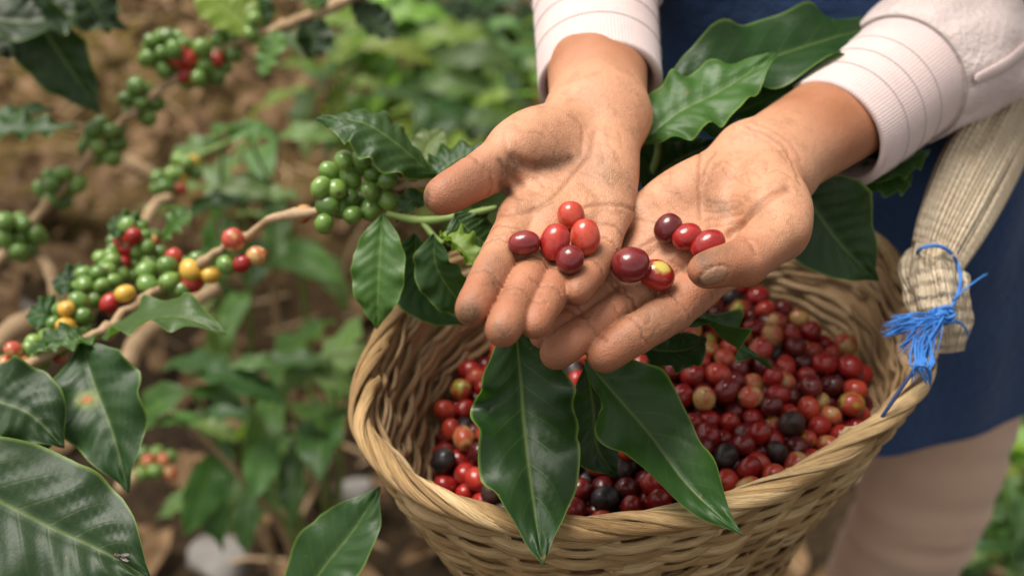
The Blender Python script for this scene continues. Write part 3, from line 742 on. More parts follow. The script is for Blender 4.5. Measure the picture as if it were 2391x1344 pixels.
# ------------------------------------------------------------------ basket
RIM_PX = [(845, 970), (878, 830), (950, 705), (1090, 600), (1300, 530), (1560, 500), (1830, 505), (2020, 560), (2105, 640), (2145, 755), (2155, 865), (2060, 985), (1880, 1098), (1700, 1178), (1500, 1222), (1330, 1232), (1130, 1203), (975, 1145), (888, 1062)]
P0 = P(1500, 900, .629); nn_ = nrm([0, .05, 1])
def on_plane(px, n=nn_, p0=P0):
    r = rays([px])[0]; return CAM+(n@(p0-CAM))/(n@r)*r
RIM = spline([on_plane(p) for p in RIM_PX], 400, True)
seg = np.linalg.norm(np.roll(RIM, -1, 0)-RIM, axis=1); cum = np.concatenate([[0], np.cumsum(seg)]); RLEN = cum[-1]
RC = RIM.mean(0)
def rim_at(s):
    s = np.mod(s, RLEN); i = np.searchsorted(cum, s, 'right')-1; f = (s-cum[i])/seg[i % 400]
    a = RIM[i % 400]; b = RIM[(i+1) % 400]; return a+(b-a)*np.asarray(f)[..., None]
def shrink(h): return np.interp(h, [0, .02, .05, .09, .13, .17, .20], [1.0, .966, .893, .785, .685, .62, .58])
def wall(s, h, off=0.0):
    """point of the basket wall: s metres along the rim, h metres below it, off outwards"""
    p = rim_at(s); o = p-RC; k = shrink(h); L = np.linalg.norm(o, axis=-1, keepdims=True)
    return RC+o*np.asarray(k)[..., None]+o/L*np.asarray(off)[..., None]-np.asarray(h)[..., None]*nn_
basket = empty('basket', RC-np.array([0, 0, .2])); tag(basket, 'round woven straw basket full of coffee cherries, tied to a burlap strap', 'basket')
def reed(name, path, rad, mat, up, flat=.45, seg_=8, parent=None, taper=True):
    path = np.asarray(path); n = len(path); r = np.full(n, rad)
    if taper: r[0] *= .55; r[-1] *= .55
    V, F = tube(path, r, seg_, up=up, flat=flat)
    me = mesh_np(name, V, F, mat); al = np.concatenate([[0], np.cumsum(np.linalg.norm(np.diff(path, axis=0), axis=1))])
    setattr_f(me, 'along', np.repeat(al, seg_)); setattr_f(me, 'around', np.tile(np.abs(np.arange(seg_)/seg_-.5)*2, n))
    return link(name, me, parent or basket)
# inner shell that closes the weave, and the floor
def shell():
    hs_ = np.linspace(.004, .20, 16); ss = np.linspace(0, RLEN, 140, endpoint=False)
    rings = [wall(ss, np.full(140, h), np.full(140, -.0040)) for h in hs_]; rings += [RC+(r-RC)*np.array([.5, .5, 1]) for r in rings[-1:]]
    rings.append(np.repeat(rings[-1].mean(0)[None], 140, 0))
    outer = [wall(ss, np.full(140, h), np.full(140, -.0015)) for h in hs_[::-1]]
    V, F = loft(outer+[(rings[0]+outer[-1])/2+nn_*.001]+rings); 
    me = mesh_np('wall', V, F, M_reed_in); setattr_f(me, 'along', V[:, 0]*3); setattr_f(me, 'around', V[:, 2]*30); link('wall', me, basket)
shell()
rr = random.Random(5)
# outer weave: horizontal reeds going over and under the stakes
NST = 36
for row in range(31):
    h = .0085+row*.0058; s = rr.random()*.2; end = s+RLEN
    while s < end-.02:
        L = rr.uniform(.20, .34)*(1 if row < 14 else 1.4); n = int(L/.0055); q = np.linspace(s, s+L, n); ph = (row % 2)*math.pi
        off = .0018+.0026*np.sin(q/RLEN*NST*math.pi+ph); off[0] -= .003; off[-1] -= .003
        hh = h+.0016*np.sin(q*23+row)+.0010*np.sin(q*61+s*7)+rr.uniform(-.001, .001)+np.linspace(0, rr.uniform(-.004, .004), n)
        reed('reed', wall(q, hh, off), rr.uniform(.0018, .0036), M_reed, up=nrm(wall(q, hh, off)-RC-np.array([0, 0, -.05])), flat=.55)
        s += L-.012
for k in range(NST):                                     # upright stakes, flat strips
    s = k/NST*RLEN+rr.uniform(-.004, .004); h = np.linspace(.002, .19, 14); q = s+np.linspace(0, rr.uniform(-.01, .01), 14)
    p = wall(q, h, np.full(14, .0010)); reed('stake', p, rr.uniform(.0042, .0058), M_reed, up=nrm(p-RC), flat=.26)
# inner weave: flatter rows with loose, slightly slanting reeds
for row in range(19):
    h = .006+row*.0054; s = rr.random()*.2; end = s+RLEN
    while s < end-.02:
        L = rr.uniform(.12, .24); n = int(L/.0065); q = np.linspace(s, s+L, n)
        off = -.0060-.0020*np.sin(q/RLEN*NST*math.pi+(row % 2)*math.pi)-rr.uniform(0, .0015); off[0] += .003; off[-1] += .003
        hh = np.maximum(h+.0014*np.sin(q*27+row)+np.linspace(rr.uniform(.0, .008), rr.uniform(-.008, 0), n), .002)
        reed('reed', wall(q, hh, off), rr.uniform(.0020, .0032), M_reed_in, up=nrm(RC-wall(q, hh, off)), flat=.6)
        s += L-.01
# rim: strands twisted round a core
V, F = tube(RIM[::3]-nn_*.001, 0.0036, 8, up=nn_, closed=True); me = mesh_np('rim_core', V, F, M_reed_in)
setattr_f(me, 'along', np.zeros(len(V))); setattr_f(me, 'around', np.zeros(len(V))); link('rim_core', me, basket)
NR = 90
for k in range(NR):
    s0 = (k+rr.uniform(-.35, .35))/NR*RLEN; L = rr.uniform(.085, .14); n = 18; u = np.linspace(0, 1, n)
    q = s0+u*L; c = rim_at(q); o = nrm(c-RC); o = nrm(o-nn_*(o@nn_)[:, None])
    a = R_(-70)+u*R_(rr.uniform(215, 265)); rad = .0036+.0015*np.sin(np.pi*u)+rr.uniform(-.0012, .0016)
    rad = rad-.0024*(1-np.sin(np.pi*np.clip(u, 0.0, 1))**.35)
    if rr.random() < .3: rad[-2:] += rr.uniform(.001, .004); rad[:2] += rr.uniform(0, .002)
    rv = o*np.cos(a)[:, None]+nn_*np.sin(a)[:, None]
    reed('rim_strand', c+rv*rad[:, None]*np.array([1.15, 1.15, 1.0]), rr.uniform(.0014, .0038), M_reed, up=rv, flat=.45)
# ------------------------------------------------------------------ cherries
def cherry_mesh(name, mat, seed, wrinkle=0.0, seg_=20, rings_=14):
    g = np.random.default_rng(seed); V = []; F = []; nav = []
    ph = g.uniform(0, 6, 6)
    for i in range(rings_+1):
        th = math.pi*i/rings_
        for j in range(seg_):
            a = 2*math.pi*j/seg_; r = 1+.025*math.sin(2*a+ph[0])+.02*math.sin(3*th+a+ph[1])
            r += wrinkle*(.05*math.sin(5*a+3*th+ph[2])+.05*math.sin(4*th*1.5+ph[3]+3*a))
            z = math.cos(th)*1.12; x = math.sin(th)**.94*math.cos(a)*r; y = math.sin(th)**.94*math.sin(a)*r*.94
            nv = 0.0
            if th < .30: z -= .08*(1-th/.30); nv = 1.0 if th < .2 else .45       # navel left by the flower
            if th > math.pi-.18: z += .05; nv = 1.0
            V.append((x, y, z)); nav.append(nv)
    for i in range(rings_):
        for j in range(seg_): F.append((i*seg_+j, (i+1)*seg_+j, (i+1)*seg_+(j+1) % seg_, i*seg_+(j+1) % seg_))
    me = mesh_np(name, np.array(V)*.0072, F, mat); me.validate(); 
    if len(me.vertices) == len(nav): setattr_f(me, 'navel', nav)
    return me
CM = {k: [cherry_mesh('cherry_'+k, m, 3+i*7+len(k), 1.0 if k == 'black' else .15) for i in range(3)] for k, m in MC.items()}
def quat(v=None): 
    q = rng.normal(size=4); q /= np.linalg.norm(q); return Matrix.Rotation(0, 4, 'X').to_quaternion().__class__(q)
def put_cherry(kind, c, r, parent=None, name='coffee_cherry', rot=None, squash=None):
    o = bpy.data.objects.new(name, CM[kind][random.randrange(3)]); col.objects.link(o)
    if parent is not None: o.parent = parent; c = np.asarray(c)-np.array(parent.location)
    o.location = tuple(float(x) for x in c); o.rotation_mode = 'QUATERNION'
    o.rotation_quaternion = rot if rot is not None else quat(); k = r/.0072; o.scale = (k, k, k) if squash is None else (k*squash[0], k*squash[1], k*squash[2])
    return o
def heap():
    N = 820; r = rng.uniform(.0053, .0075, N); FL = .862
    a = rng.uniform(0, 2*np.pi, N); p = np.stack([RC[0]+.10*np.cos(a)*np.sqrt(rng.random(N)), RC[1]+.08*np.sin(a)*np.sqrt(rng.random(N)), FL+.01+rng.random(N)*.14], 1)
    ang_tab = np.arctan2(RIM[:, 1]-RC[1], RIM[:, 0]-RC[0]); order = np.argsort(ang_tab); at = ang_tab[order]; rt = np.hypot(RIM[:, 0]-RC[0], RIM[:, 1]-RC[1])[order]
    S = r[:, None]+r[None]
    for it in range(170):
        p[:, 2] -= .0016 if it < 110 else .0004
        for _ in range(2):
            D = p[:, None]-p[None]; d2 = (D*D).sum(-1); np.fill_diagonal(d2, 9)
            ov = d2 < S*S
            if not ov.any(): break
            i, j = np.where(ov); d = np.sqrt(d2[i, j]); push = (S[i, j]-d)*.28
            dv = D[i, j]/d[:, None]*push[:, None]; np.add.at(p, i, dv)
        rel = p-RC; an = np.arctan2(rel[:, 1], rel[:, 0]); rad = np.hypot(rel[:, 0], rel[:, 1])
        h = np.clip(RC[2]-p[:, 2], 0, .2); lim = np.interp(an, at, rt, period=2*np.pi)*shrink(h)-.0095-r
        k = np.minimum(1, lim/np.maximum(rad, 1e-6)); p[:, 0] = RC[0]+rel[:, 0]*k; p[:, 1] = RC[1]+rel[:, 1]*k
        p[:, 2] = np.maximum(p[:, 2], FL+r+np.clip((p[:, 0]-RC[0])*.24, -.04, .012))
    return p, r
hp, hr = heap()
def visible_area(p, r):
    q = (p-CAM)@np.stack([AX, AU, AF]).T; x = q[:, 0]/q[:, 2]*FPX*.25+300; y = 168-q[:, 1]/q[:, 2]*FPX*.25; rad = r/q[:, 2]*FPX*.25
    zb = np.full((336, 600), 9.); ib = np.full((336, 600), -1)
    for k in np.argsort(-q[:, 2]):
        x0, x1, y0, y1 = [int(v) for v in (x[k]-rad[k], x[k]+rad[k]+1, y[k]-rad[k], y[k]+rad[k]+1)]
        x0, y0 = max(x0, 0), max(y0, 0); x1, y1 = min(x1, 600), min(y1, 336)
        if x1 <= x0 or y1 <= y0: continue
        yy, xx = np.mgrid[y0:y1, x0:x1]; m = (xx-x[k])**2+(yy-y[k])**2 < rad[k]**2
        ib[y0:y1, x0:x1][m] = k
    return np.bincount(ib[ib >= 0], minlength=len(p))
va = visible_area(hp, hr); keep = set(np.argsort(-va)[:290][va[np.argsort(-va)[:290]] > 12])
LAB = dict(red='plain glossy red heaped coffee cherry', dark='dull dark maroon heaped coffee cherry',
           black='shrivelled black heaped coffee cherry', blush='orange-red heaped coffee cherry with pale blush',
           half='half-ripe red and yellow-green heaped coffee cherry')
pat = MB(); kinds = ['red', 'dark', 'black', 'blush', 'half']
base_v = np.array([v.co for v in CM['dark'][0].vertices]); base_f = [tuple(p.vertices) for p in CM['dark'][0].polygons]
for k in range(len(hp)):
    left = hp[k, 0] < .06
    kd = rng.choice(kinds, p=[.38, .22, .19, .14, .07] if left else [.48, .18, .08, .18, .08])
    if k in keep:
        o = put_cherry(kd, hp[k], hr[k]*.99); qq = (hp[k]-CAM)@np.stack([AX, AU, AF]).T; ux, uy = qq[0]/qq[2]*FPX+1195.5, 672-qq[1]/qq[2]*FPX
        reg = 'left of the hanging leaf' if ux < 1180 else 'between the two hanging leaves' if ux < 1560 and uy > 850 else 'by the right inner wall' if ux > 1900 else 'near the front rim' if uy > 1020 else 'close under the hand' if uy < 790 else 'in the middle of the basket'
        tag(o, LAB[kd]+' '+reg, 'coffee cherry', kd+' cherries heaped '+reg)
    else:
        Rm = np.array(quat().to_matrix()); pat.add((base_v*(hr[k]/.0074))@Rm.T+hp[k], base_f)
ph_ = pat.build('buried_cherries', MC['dark']); tag(ph_, 'dark coffee cherries buried deep in the basket heap', 'coffee cherries', kind='stuff')
setattr_f(ph_.data, 'navel', np.zeros(len(ph_.data.vertices)))
# the ten cherries in the hands: (pixel, semi-axes px, angle of the long axis, kind, label)
held = [
 ((1224, 567), 37, 29, 5, 'dark', 'dark maroon cherry lying apart at the base of an index finger'),
 ((1296, 565), 33, 43, 80, 'red', 'red cherry in the hand between the lone dark cherry and the tall pale topped pair'),
 ((1333, 503), 33, 32, 90, 'red', 'topmost red cherry of the cluster in the hand with its thumb out'),
 ((1366, 554), 35, 43, 85, 'red', 'large red cherry on the right of the cluster in the hand with thumb out'),
 ((1331, 606), 33, 33, 60, 'dark', 'purplish cherry with a pale tip, lowest of the cluster over the ring finger'),
 ((1560, 533), 31, 36, 60, 'dark', 'dark red cherry highest in the row of three by the bent thumb'),
 ((1604, 553), 36, 32, 20, 'red', 'middle red cherry of the row of three beside the bent thumb'),
 ((1652, 570), 42, 33, 30, 'red', 'red cherry partly tucked under the tip of the bent thumb'),
 ((1473, 618), 44, 43, 10, 'dark', 'largest held cherry, dark red, touching the one with a yellow-green patch'),
 ((1533, 642), 42, 37, -20, 'half', 'red cherry with a yellow-green patch lying on the fingers of the cupped hand')]
for (px, py), a_, b_, ang, kd, lab in held:
    a_, b_ = max(a_, b_), min(a_, b_)
    d = .535
    for _ in range(2):
        r = (b_*1.05/FPX)*d; c = march([(px, py)], off=r*.88, d0=.546 if 'tucked' in lab else .42)[0]; d = (c-CAM)@AF
    lx = AX*math.cos(R_(ang))+AU*math.sin(R_(ang)); lz = nrm(-AF*.6+AU*.8); ly = nrm(np.cross(lx, lz)); lz = np.cross(ly, lx)*-1
    ly = np.cross(lx, lz)
    m = Matrix(np.stack([ly, np.cross(lx, ly), lx], 1).tolist()); q = m.to_quaternion()
    o = put_cherry(kd, c, r, rot=q, squash=(1, 1, a_/b_/1.12))
    if kd == 'half':
        o.data = CM['red'][0].copy(); vd = q.to_matrix().inverted() @ Vector(nrm(-AF*.75+AU*.55+AX*.25).tolist())
        setattr_f(o.data, 'patch', [max(0, v.co.normalized().dot(vd))**5 for v in o.data.vertices])
    tag(o, lab, 'coffee cherry', 'cherries held in the hands')
# ------------------------------------------------------------------ strap and twine
def strap():
    K = 48; a = np.linspace(0, 2*np.pi, K, endpoint=False)
    root = empty('strap', P(2195, 830, .650)); tag(root, 'beige burlap carrying strap rising from the basket rim across the navy dress', 'strap')
    def piece(name, pts, rad, flat, ph, fray=0.0):
        n = 60 if len(pts) < 8 else 130; ax = spline(pts, n); r = spline(np.array(rad)[:, None], n)[:, 0]; t, s, nn = frames(ax, -AF); rings = []
        al = np.concatenate([[0], np.cumsum(np.linalg.norm(np.diff(ax, axis=0), axis=1))])
        for i in range(n):
            w_ = 1+.10*np.sin(3*a+ph+al[i]*9)+.07*np.sin(7*a+al[i]*14+ph)-.22*np.exp(-((a-1.9-al[i]*.8)/.16)**2)-.16*np.exp(-((a-.9+al[i]*1.2)/.12)**2)
            if fray: w_ = w_+fray*(.05*np.sin(11*a+al[i]*180)+.05*np.sin(6*a-al[i]*240))
            rings.append(ax[i]+(r[i]*w_)[:, None]*(np.cos(a)[:, None]*s[i]+flat*np.sin(a)[:, None]*nn[i]))
        rings = [np.repeat(rings[0].mean(0)[None], K, 0)]+rings+[np.repeat(rings[-1].mean(0)[None], K, 0)]
        V, F = loft(rings); me = mesh_np(name, V, F, M_burlap); fix_seam(me, K, np.concatenate([[0], al, al[-1:]])); return link(name, me, root)
    piece('strap_band', [P(2182, 600, .668), P(2215, 520, .68), P(2252, 440, .70), P(2300, 350, .725), P(2362, 240, .765), P(2440, 110, .82), np.array([.462, .845, .99]), np.array([.40, .955, 1.01]), np.array([.28, .985, 1.02]), np.array([.14, .965, 1.0]), np.array([.065, .87, .97]), np.array([.045, .74, .94]), on_plane((1250, 545))], [.0160, .0205, .0235, .0245, .0240, .023, .021, .020, .020, .020, .019, .016], .55, .4)
    piece('strap_end', [P(2205, 822, .652), P(2200, 760, .652), P(2190, 690, .655), P(2178, 630, .662), P(2178, 590, .668)], [.0095, .0150, .0170, .0172, .0145], .75, 2.0, 1.0)
    g = random.Random(3)
    for k in range(26):                                  # loose burlap threads at the tie and the end
        x, y = g.choice([(2140+g.uniform(-8, 90), 585+g.uniform(-12, 22)), (2150+g.uniform(-10, 90), 720+g.uniform(-60, 100))]); d = .650
        p0 = P(x, y, d); v = AX*g.uniform(-1, 1)+AU*g.uniform(-1, .6)-AF*.4; q = [p0, p0+v*.004, p0+v*.007+AU*g.uniform(-.004, .004)]
        V, F = tube(spline(q, 6), .0003, 4); link('loose_thread', mesh_np('loose_thread', V, F, M_burlap), root)
    tw = empty('blue_twine', P(2150, 870, .62)); tag(tw, 'frayed bright blue plastic twine knotting the burlap strap to the basket rim', 'twine')
    def st(name, pts, r, mat=M_twine, n=20): 
        V, F = tube(spline(pts, n), np.interp(np.linspace(0, 1, n), [0, .1, .8, 1], [r*.7, r, r, r*.4]), 6); return link(name, mesh_np(name, V, F, mat), tw)
    st('twine_loop', [P(2138, 600, .665), P(2150, 580, .648), P(2185, 573, .645), P(2215, 585, .648), P(2234, 612, .655), P(2236, 640, .660)], .0011)
    st('twine_loop', [P(2236, 612, .655), P(2243, 650, .645), P(2235, 690, .640), P(2210, 735, .632)], .0011)
    st('twine_tail', [P(2225, 700, .636), P(2262, 668, .645), P(2290, 648, .655), P(2306, 638, .66)], .0006)
    st('twine_tail', [P(2225, 745, .634), P(2250, 760, .64), P(2262, 785, .645)], .0008)
    for k in range(12):                                   # the knot
        a1 = g.uniform(0, 6.28); c = np.array([2200+g.uniform(-12, 14), 738+g.uniform(-12, 12)])
        st('knot_turn', [P(c[0]+22*math.cos(a1+q), c[1]+13*math.sin(a1+q), .632+.004*math.sin(q+k)) for q in np.linspace(0, 5, 6)], .0011)
    for k in range(80):                                  # fraying fibres fanning out to the left and down
        e = g.choice([(2072, 768), (2074, 770), (2095, 775), (2105, 795), (2112, 825), (2125, 840), (2140, 850), (2090, 745), (2168, 835)]); e = (e[0]+g.uniform(-22, 20), e[1]+g.uniform(-16, 20))
        s0 = (2195+g.uniform(-14, 14), 740+g.uniform(-10, 10)); mid = ((s0[0]+e[0])/2+g.uniform(-8, 8), (s0[1]+e[1])/2-g.uniform(-6, 14))
        st('fibre', [P(*s0, .630), P(*mid, .622), P(*e, .622+g.uniform(-.006, .006))], g.uniform(.00018, .00055), n=10)
    for k in range(24):                                   # lashing down to the rim
        s0 = (2150+g.uniform(-20, 26), 800+g.uniform(-30, 20)); e = (2148+g.uniform(-26, 26), 872+g.uniform(-34, 34))
        st('lashing', [P(*s0, .624), P((s0[0]+e[0])/2+g.uniform(-14, 14), 845, .605), P(*e, .606)], g.uniform(.0002, .0007), n=12)
    st('lashing', [P(2128, 868, .612), P(2150, 852, .598), P(2170, 868, .603), P(2172, 900, .61)], .0010)
    st('cord', [P(2135, 862, .606), P(2105, 905, .60), P(2075, 950, .597), P(2050, 985, .600), P(2036, 1004, .616)], .0010, M_navycord)
strap()
# ------------------------------------------------------------------ leaves, sprigs, branches
LU = np.array([0, .04, .10, .2, .32, .45, .58, .70, .80, .87, .93, .97, 1.0]); LW = np.array([.04, .20, .45, .76, .95, 1.0, .95, .80, .57, .36, .18, .09, .01])
def leaf_geo(mid, half, nrm_hint, nu=48, nv=15, wave=.16, nw=4.5, fold=.25, quilt=.08, ph=0.0, twist=0.0, lop=0.0):
    m = spline(mid, nu); u = np.linspace(0, 1, nu); t = nrm(np.gradient(m, axis=0)); nh = nrm(np.asarray(nrm_hint, float))
    s = nrm(np.cross(t, nh)); n = np.cross(s, t)
    if twist:
        c, d = np.cos(twist*u)[:, None], np.sin(twist*u)[:, None]; s, n = s*c+n*d, n*c-s*d
    w_ = np.interp(u, LU, LW)*half; v = np.linspace(-1, 1, nv); av = np.abs(v)
    V = np.zeros((nu, nv, 3))
    env = np.sin(np.pi*np.clip(u*1.02, 0, 1))**.6
    for j in range(nv):
        sg = 1 if v[j] >= 0 else -1; f = fold*(1+.25*np.sin(5*u+ph))
        wv = wave*half*av[j]**2.2*np.sin(2*np.pi*nw*u+ph+(1.7 if sg > 0 else 0))*env
        wv += .28*wave*half*av[j]**3*np.sin(2*np.pi*nw*1.9*u+2*ph+sg)*env
        q = quilt*half*np.abs(np.sin(np.pi*(9*u-1.9*av[j])))*np.sin(np.pi*np.clip(av[j]*1.1, 0, 1))
        g = -.05*half*np.exp(-(v[j]/.07)**2)
        lat = w_*v[j]*np.cos(f*av[j])*(1+lop*sg)*(1+.18*wave*np.sin(2*np.pi*nw*u*1.3+2*ph+sg*.8)*env); hgt = w_*av[j]*np.sin(f)*(.6+.4*av[j])+wv+q+g
        V[:, j] = m+s*lat[:, None]+n*hgt[:, None]
    F = [(i*nv+j, i*nv+j+1, (i+1)*nv+j+1, (i+1)*nv+j) for i in range(nu-1) for j in range(nv-1)]
    UV = np.stack(np.broadcast_arrays(u[:, None], (v[None]+1)/2), -1).reshape(-1, 2)
    return V.reshape(-1, 3), F, UV
def leaf_me(name, V, F, UV):
    me = mesh_np(name, V, F, M_leaf); uvmap(me, lambda li: UV[li]); return me
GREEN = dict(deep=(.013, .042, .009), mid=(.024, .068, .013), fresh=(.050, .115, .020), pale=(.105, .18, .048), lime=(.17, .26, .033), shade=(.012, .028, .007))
def leaf(parent, mid, half, hint=None, tone='mid', name='leaf', **kw):
    mid = [P(*m) if not isinstance(m, np.ndarray) else m for m in mid]
    hint = -AF*.55+AU*.84 if hint is None else hint[0]*AX+hint[1]*AU-hint[2]*AF
    kw['wave'] = kw.get('wave', .16)*1.1
    V, F, UV = leaf_geo(mid, half, hint, **kw); o = link(name, leaf_me(name, V, F, UV), parent); c = GREEN[tone] if isinstance(tone, str) else tone
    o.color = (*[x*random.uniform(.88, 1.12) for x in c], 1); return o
def stem(parent, pts, r, mat=M_stem, name='stem', n=40, seg_=10):
    pts = [P(*m) if not isinstance(m, np.ndarray) else m for m in pts]; q = spline(pts, n); r = np.asarray(r, float)
    rad = np.interp(np.linspace(0, 1, n), np.linspace(0, 1, r.size), r.ravel())
    rad = rad*(1+.12*np.abs(np.sin(np.linspace(0, n*.35, n))))
    if mat is M_bark:
        nd = np.abs((np.arange(n)+2) % 7-3); rad = rad*(.84+.42*np.exp(-(nd/.9)**2)); q = q+np.random.default_rng(n).normal(0, .0007, q.shape)
    V, F = tube(q, rad, seg_); return link(name, mesh_np(name, V, F, mat), parent)

# sprig lying over the basket under the fingers
s1 = empty('coffee_sprig', P(1300, 770, .565)); tag(s1, 'sprig of dark glossy coffee leaves hanging from under the fingertips over the basket front', 'leaf sprig')
stem(s1, [(1230, 735, .565), (1300, 770, .572), (1400, 820, .572), (1540, 770, .585)], [.0016, .0022, .0022, .0015])
leaf(s1, [(1204, 740, .556), (1216, 880, .566), (1226, 1010, .560), (1246, 1170, .533), (1268, 1318, .508)], .0268, (0.15, .35, .93), 'deep', wave=.24, nw=3.6, fold=.20, ph=.5)
leaf(s1, [(1366, 838, .555), (1425, 905, .565), (1515, 1010, .563), (1610, 1135, .545), (1732, 1248, .524)], .0235, (-.02, .5, .86), 'mid', wave=.34, nw=2.1, fold=.45, ph=3.6)
leaf(s1, [(1370, 850, .590), (1385, 940, .597), (1395, 1040, .600), (1440, 1112, .602)], .0200, (.1, .6, .8), 'deep', wave=.1, ph=1)
leaf(s1, [(1560, 768, .572), (1635, 742, .575), (1690, 790, .590), (1740, 820, .597), (1803, 862, .603)], .0125, (.2, .8, .55), 'mid', wave=.55, nw=2.2, fold=.5, ph=.2)
leaf(s1, [(1450, 790, .590), (1530, 815, .597), (1600, 815, .602), (1650, 790, .606)], .0170, (.1, .7, .7), 'deep', wave=.15, ph=2)
leaf(s1, [(1205, 790, .575), (1235, 800, .575), (1265, 800, .575)], .0060, (0, .8, .6), 'mid', wave=.2, nu=18, nv=9)
# leaves heaped at the back of the basket between the arms
s2 = empty('coffee_sprig', P(1620, 420, .66)); tag(s2, 'bunch of broad wavy coffee leaves behind the wrists against the navy dress', 'leaf sprig')
stem(s2, [(1480, 520, .67), (1530, 380, .66), (1560, 300, .655), (1720, 250, .665)], [.0022, .002, .0015])
stem(s2, [(1480, 520, .67), (1700, 480, .68), (1880, 420, .675)], [.0022, .002, .0015])
leaf(s2, [(1530, 250, .650), (1660, 182, .655), (1813, 128, .668), (1967, 80, .69), (2110, 45, .735)], .0270, (-.25, .42, .87), 'deep', wave=.22, nw=3.2, fold=.34, ph=.8, lop=.0)
leaf(s2, [(1495, 335, .620), (1580, 262, .622), (1690, 205, .627), (1818, 122, .636)], .0235, (-.15, .60, .75), 'fresh', wave=.16, nw=4.0, fold=.12, ph=2.5)
leaf(s2, [(1530, 330, .640), (1650, 285, .646), (1770, 240, .652), (1880, 185, .66)], .0170, (.05, .75, .65), 'deep', wave=.24, nw=4.5, fold=.2, ph=.3)
leaf(s2, [(1850, 410, .648), (1905, 490, .650), (1965, 570, .655), (2048, 655, .668)], .0300, (-.35, .5, .78), 'deep', wave=.10, nw=2.4, fold=.38, ph=1.5)
leaf(s2, [(1930, 425, .668), (2040, 402, .680), (2110, 378, .686), (2172, 352, .69)], .0165, (.1, .8, .5), 'mid', wave=.14, ph=2)
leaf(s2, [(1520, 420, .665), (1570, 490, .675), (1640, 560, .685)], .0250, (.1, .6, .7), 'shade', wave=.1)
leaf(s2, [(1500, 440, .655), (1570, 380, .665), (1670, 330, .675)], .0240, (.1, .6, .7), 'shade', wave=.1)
leaf(s2, [(1980, 430, .670), (2070, 420, .680), (2130, 395, .685)], .0140, (.1, .5, .8), 'mid', wave=.2)

# branch with the near green cluster
def cluster(parent, berries, r_px, d, kinds=('green',), jit=.006, rs=(.9, 1.1)):
    for b in berries:
        k = b[2] if len(b) > 2 else random.choice(kinds); dd = d+random.uniform(-jit, jit)
        put_cherry(k, P(b[0], b[1], dd), r_px/FPX*dd*random.uniform(*rs), parent, 'cherry')
b1 = empty('coffee_branch', P(700, 508, .67)); tag(b1, 'coffee branch left of the hands with a tight cluster of green cherries and hanging leaves', 'branch')
stem(b1, [(1020, 425, .628), (960, 432, .636), (905, 436, .645), (830, 460, .66), (745, 490, .672), (640, 508, .69), (560, 562, .71), (500, 592, .72), (430, 645, .735)], [.0020, .0024, .0026, .0026, .0028, .0030, .0030, .0028], M_bark, 'twig')
stem(b1, [(1160, 485, .615), (1060, 508, .617), (985, 515, .622), (905, 500, .632)], [.0016, .0022, .0024, .0018])
stem(b1, [(985, 515, .622), (1010, 548, .618), (1035, 570, .612)], [.0018, .0014], n=14)
zz = [(310, 430), (390, 370), (490, 362), (480, 405), (430, 468), (555, 447), (612, 385), (265, 525), (350, 532), (425, 577), (540, 543), (645, 595), (300, 625), (372, 638), (442, 676), (545, 645), (280, 727), (640, 480), (690, 410), (500, 620), (460, 520), (360, 450), (590, 520)]
cluster(b1, [(640+x/2.4, 220+y/2.4) for x, y in zz[:19]], 25, .640, jit=.008); cluster(b1, [(640+x/2.4, 220+y/2.4) for x, y in zz[19:]], 25, .662)
cluster(b1, [(708, 500, 'blush'), (600, 597, 'blush'), (565, 615, 'red'), (528, 618, 'green'), (545, 560, 'blush')], 24, .70, jit=.004)
cluster(b1, [(405, 600, 'red'), (445, 630, 'yellow'), (493, 641, 'yellow'), (342, 632, 'green'), (345, 664, 'green'), (392, 620, 'green'), (396, 657, 'green'), (425, 675, 'green'), (450, 660, 'red'), (460, 610, 'green')], 24, .73)
leaf(b1, [(1018, 415, .628), (930, 335, .618), (840, 282, .618), (740, 281, .628)], .0205, (-.05, .75, .62), 'mid', quilt=.13, wave=.12, nw=5, fold=-.30, ph=1)
leaf(b1, [(892, 500, .626), (886, 600, .618), (882, 690, .615), (880, 768, .618)], .0150, (-.1, .2, .97), 'fresh', wave=.10, nw=4, fold=.15, ph=2)
leaf(b1, [(968, 545, .632), (975, 630, .640), (1010, 700, .645), (1100, 760, .650)], .0180, (-.2, .5, .82), 'deep', wave=.10, nw=3, fold=.1)
leaf(b1, [(1012, 545, .612), (1018, 620, .615), (1060, 690, .622), (1110, 745, .63)], .0135, (-.4, .4, .82), 'mid', wave=.15, fold=.2)
leaf(b1, [(1028, 548, .606), (1075, 575, .596), (1125, 640, .592)], .0090, (.5, .35, .75), 'lime', wave=.3, fold=.5)
leaf(b1, [(1060, 500, .612), (1105, 545, .612), (1165, 590, .618)], .0170, (-.1, .65, .7), 'mid', wave=.1, fold=.1)
leaf(b1, [(1010, 415, .640), (1060, 375, .645), (1140, 335, .65)], .0130, (-.1, .8, .6), 'mid', wave=.2)
leaf(b1, [(940, 420, .66), (890, 370, .67), (830, 345, .68)], .0110, (0, .7, .7), 'mid', wave=.15)
leaf(b1, [(990, 480, .632), (960, 470, .630), (925, 520, .632)], .0075, (0, .6, .8), 'mid', wave=.15)
leaf(b1, [(985, 380, .70), (1000, 340, .71), (1035, 300, .72)], .0120, (0, .6, .8), 'pale', wave=.15)
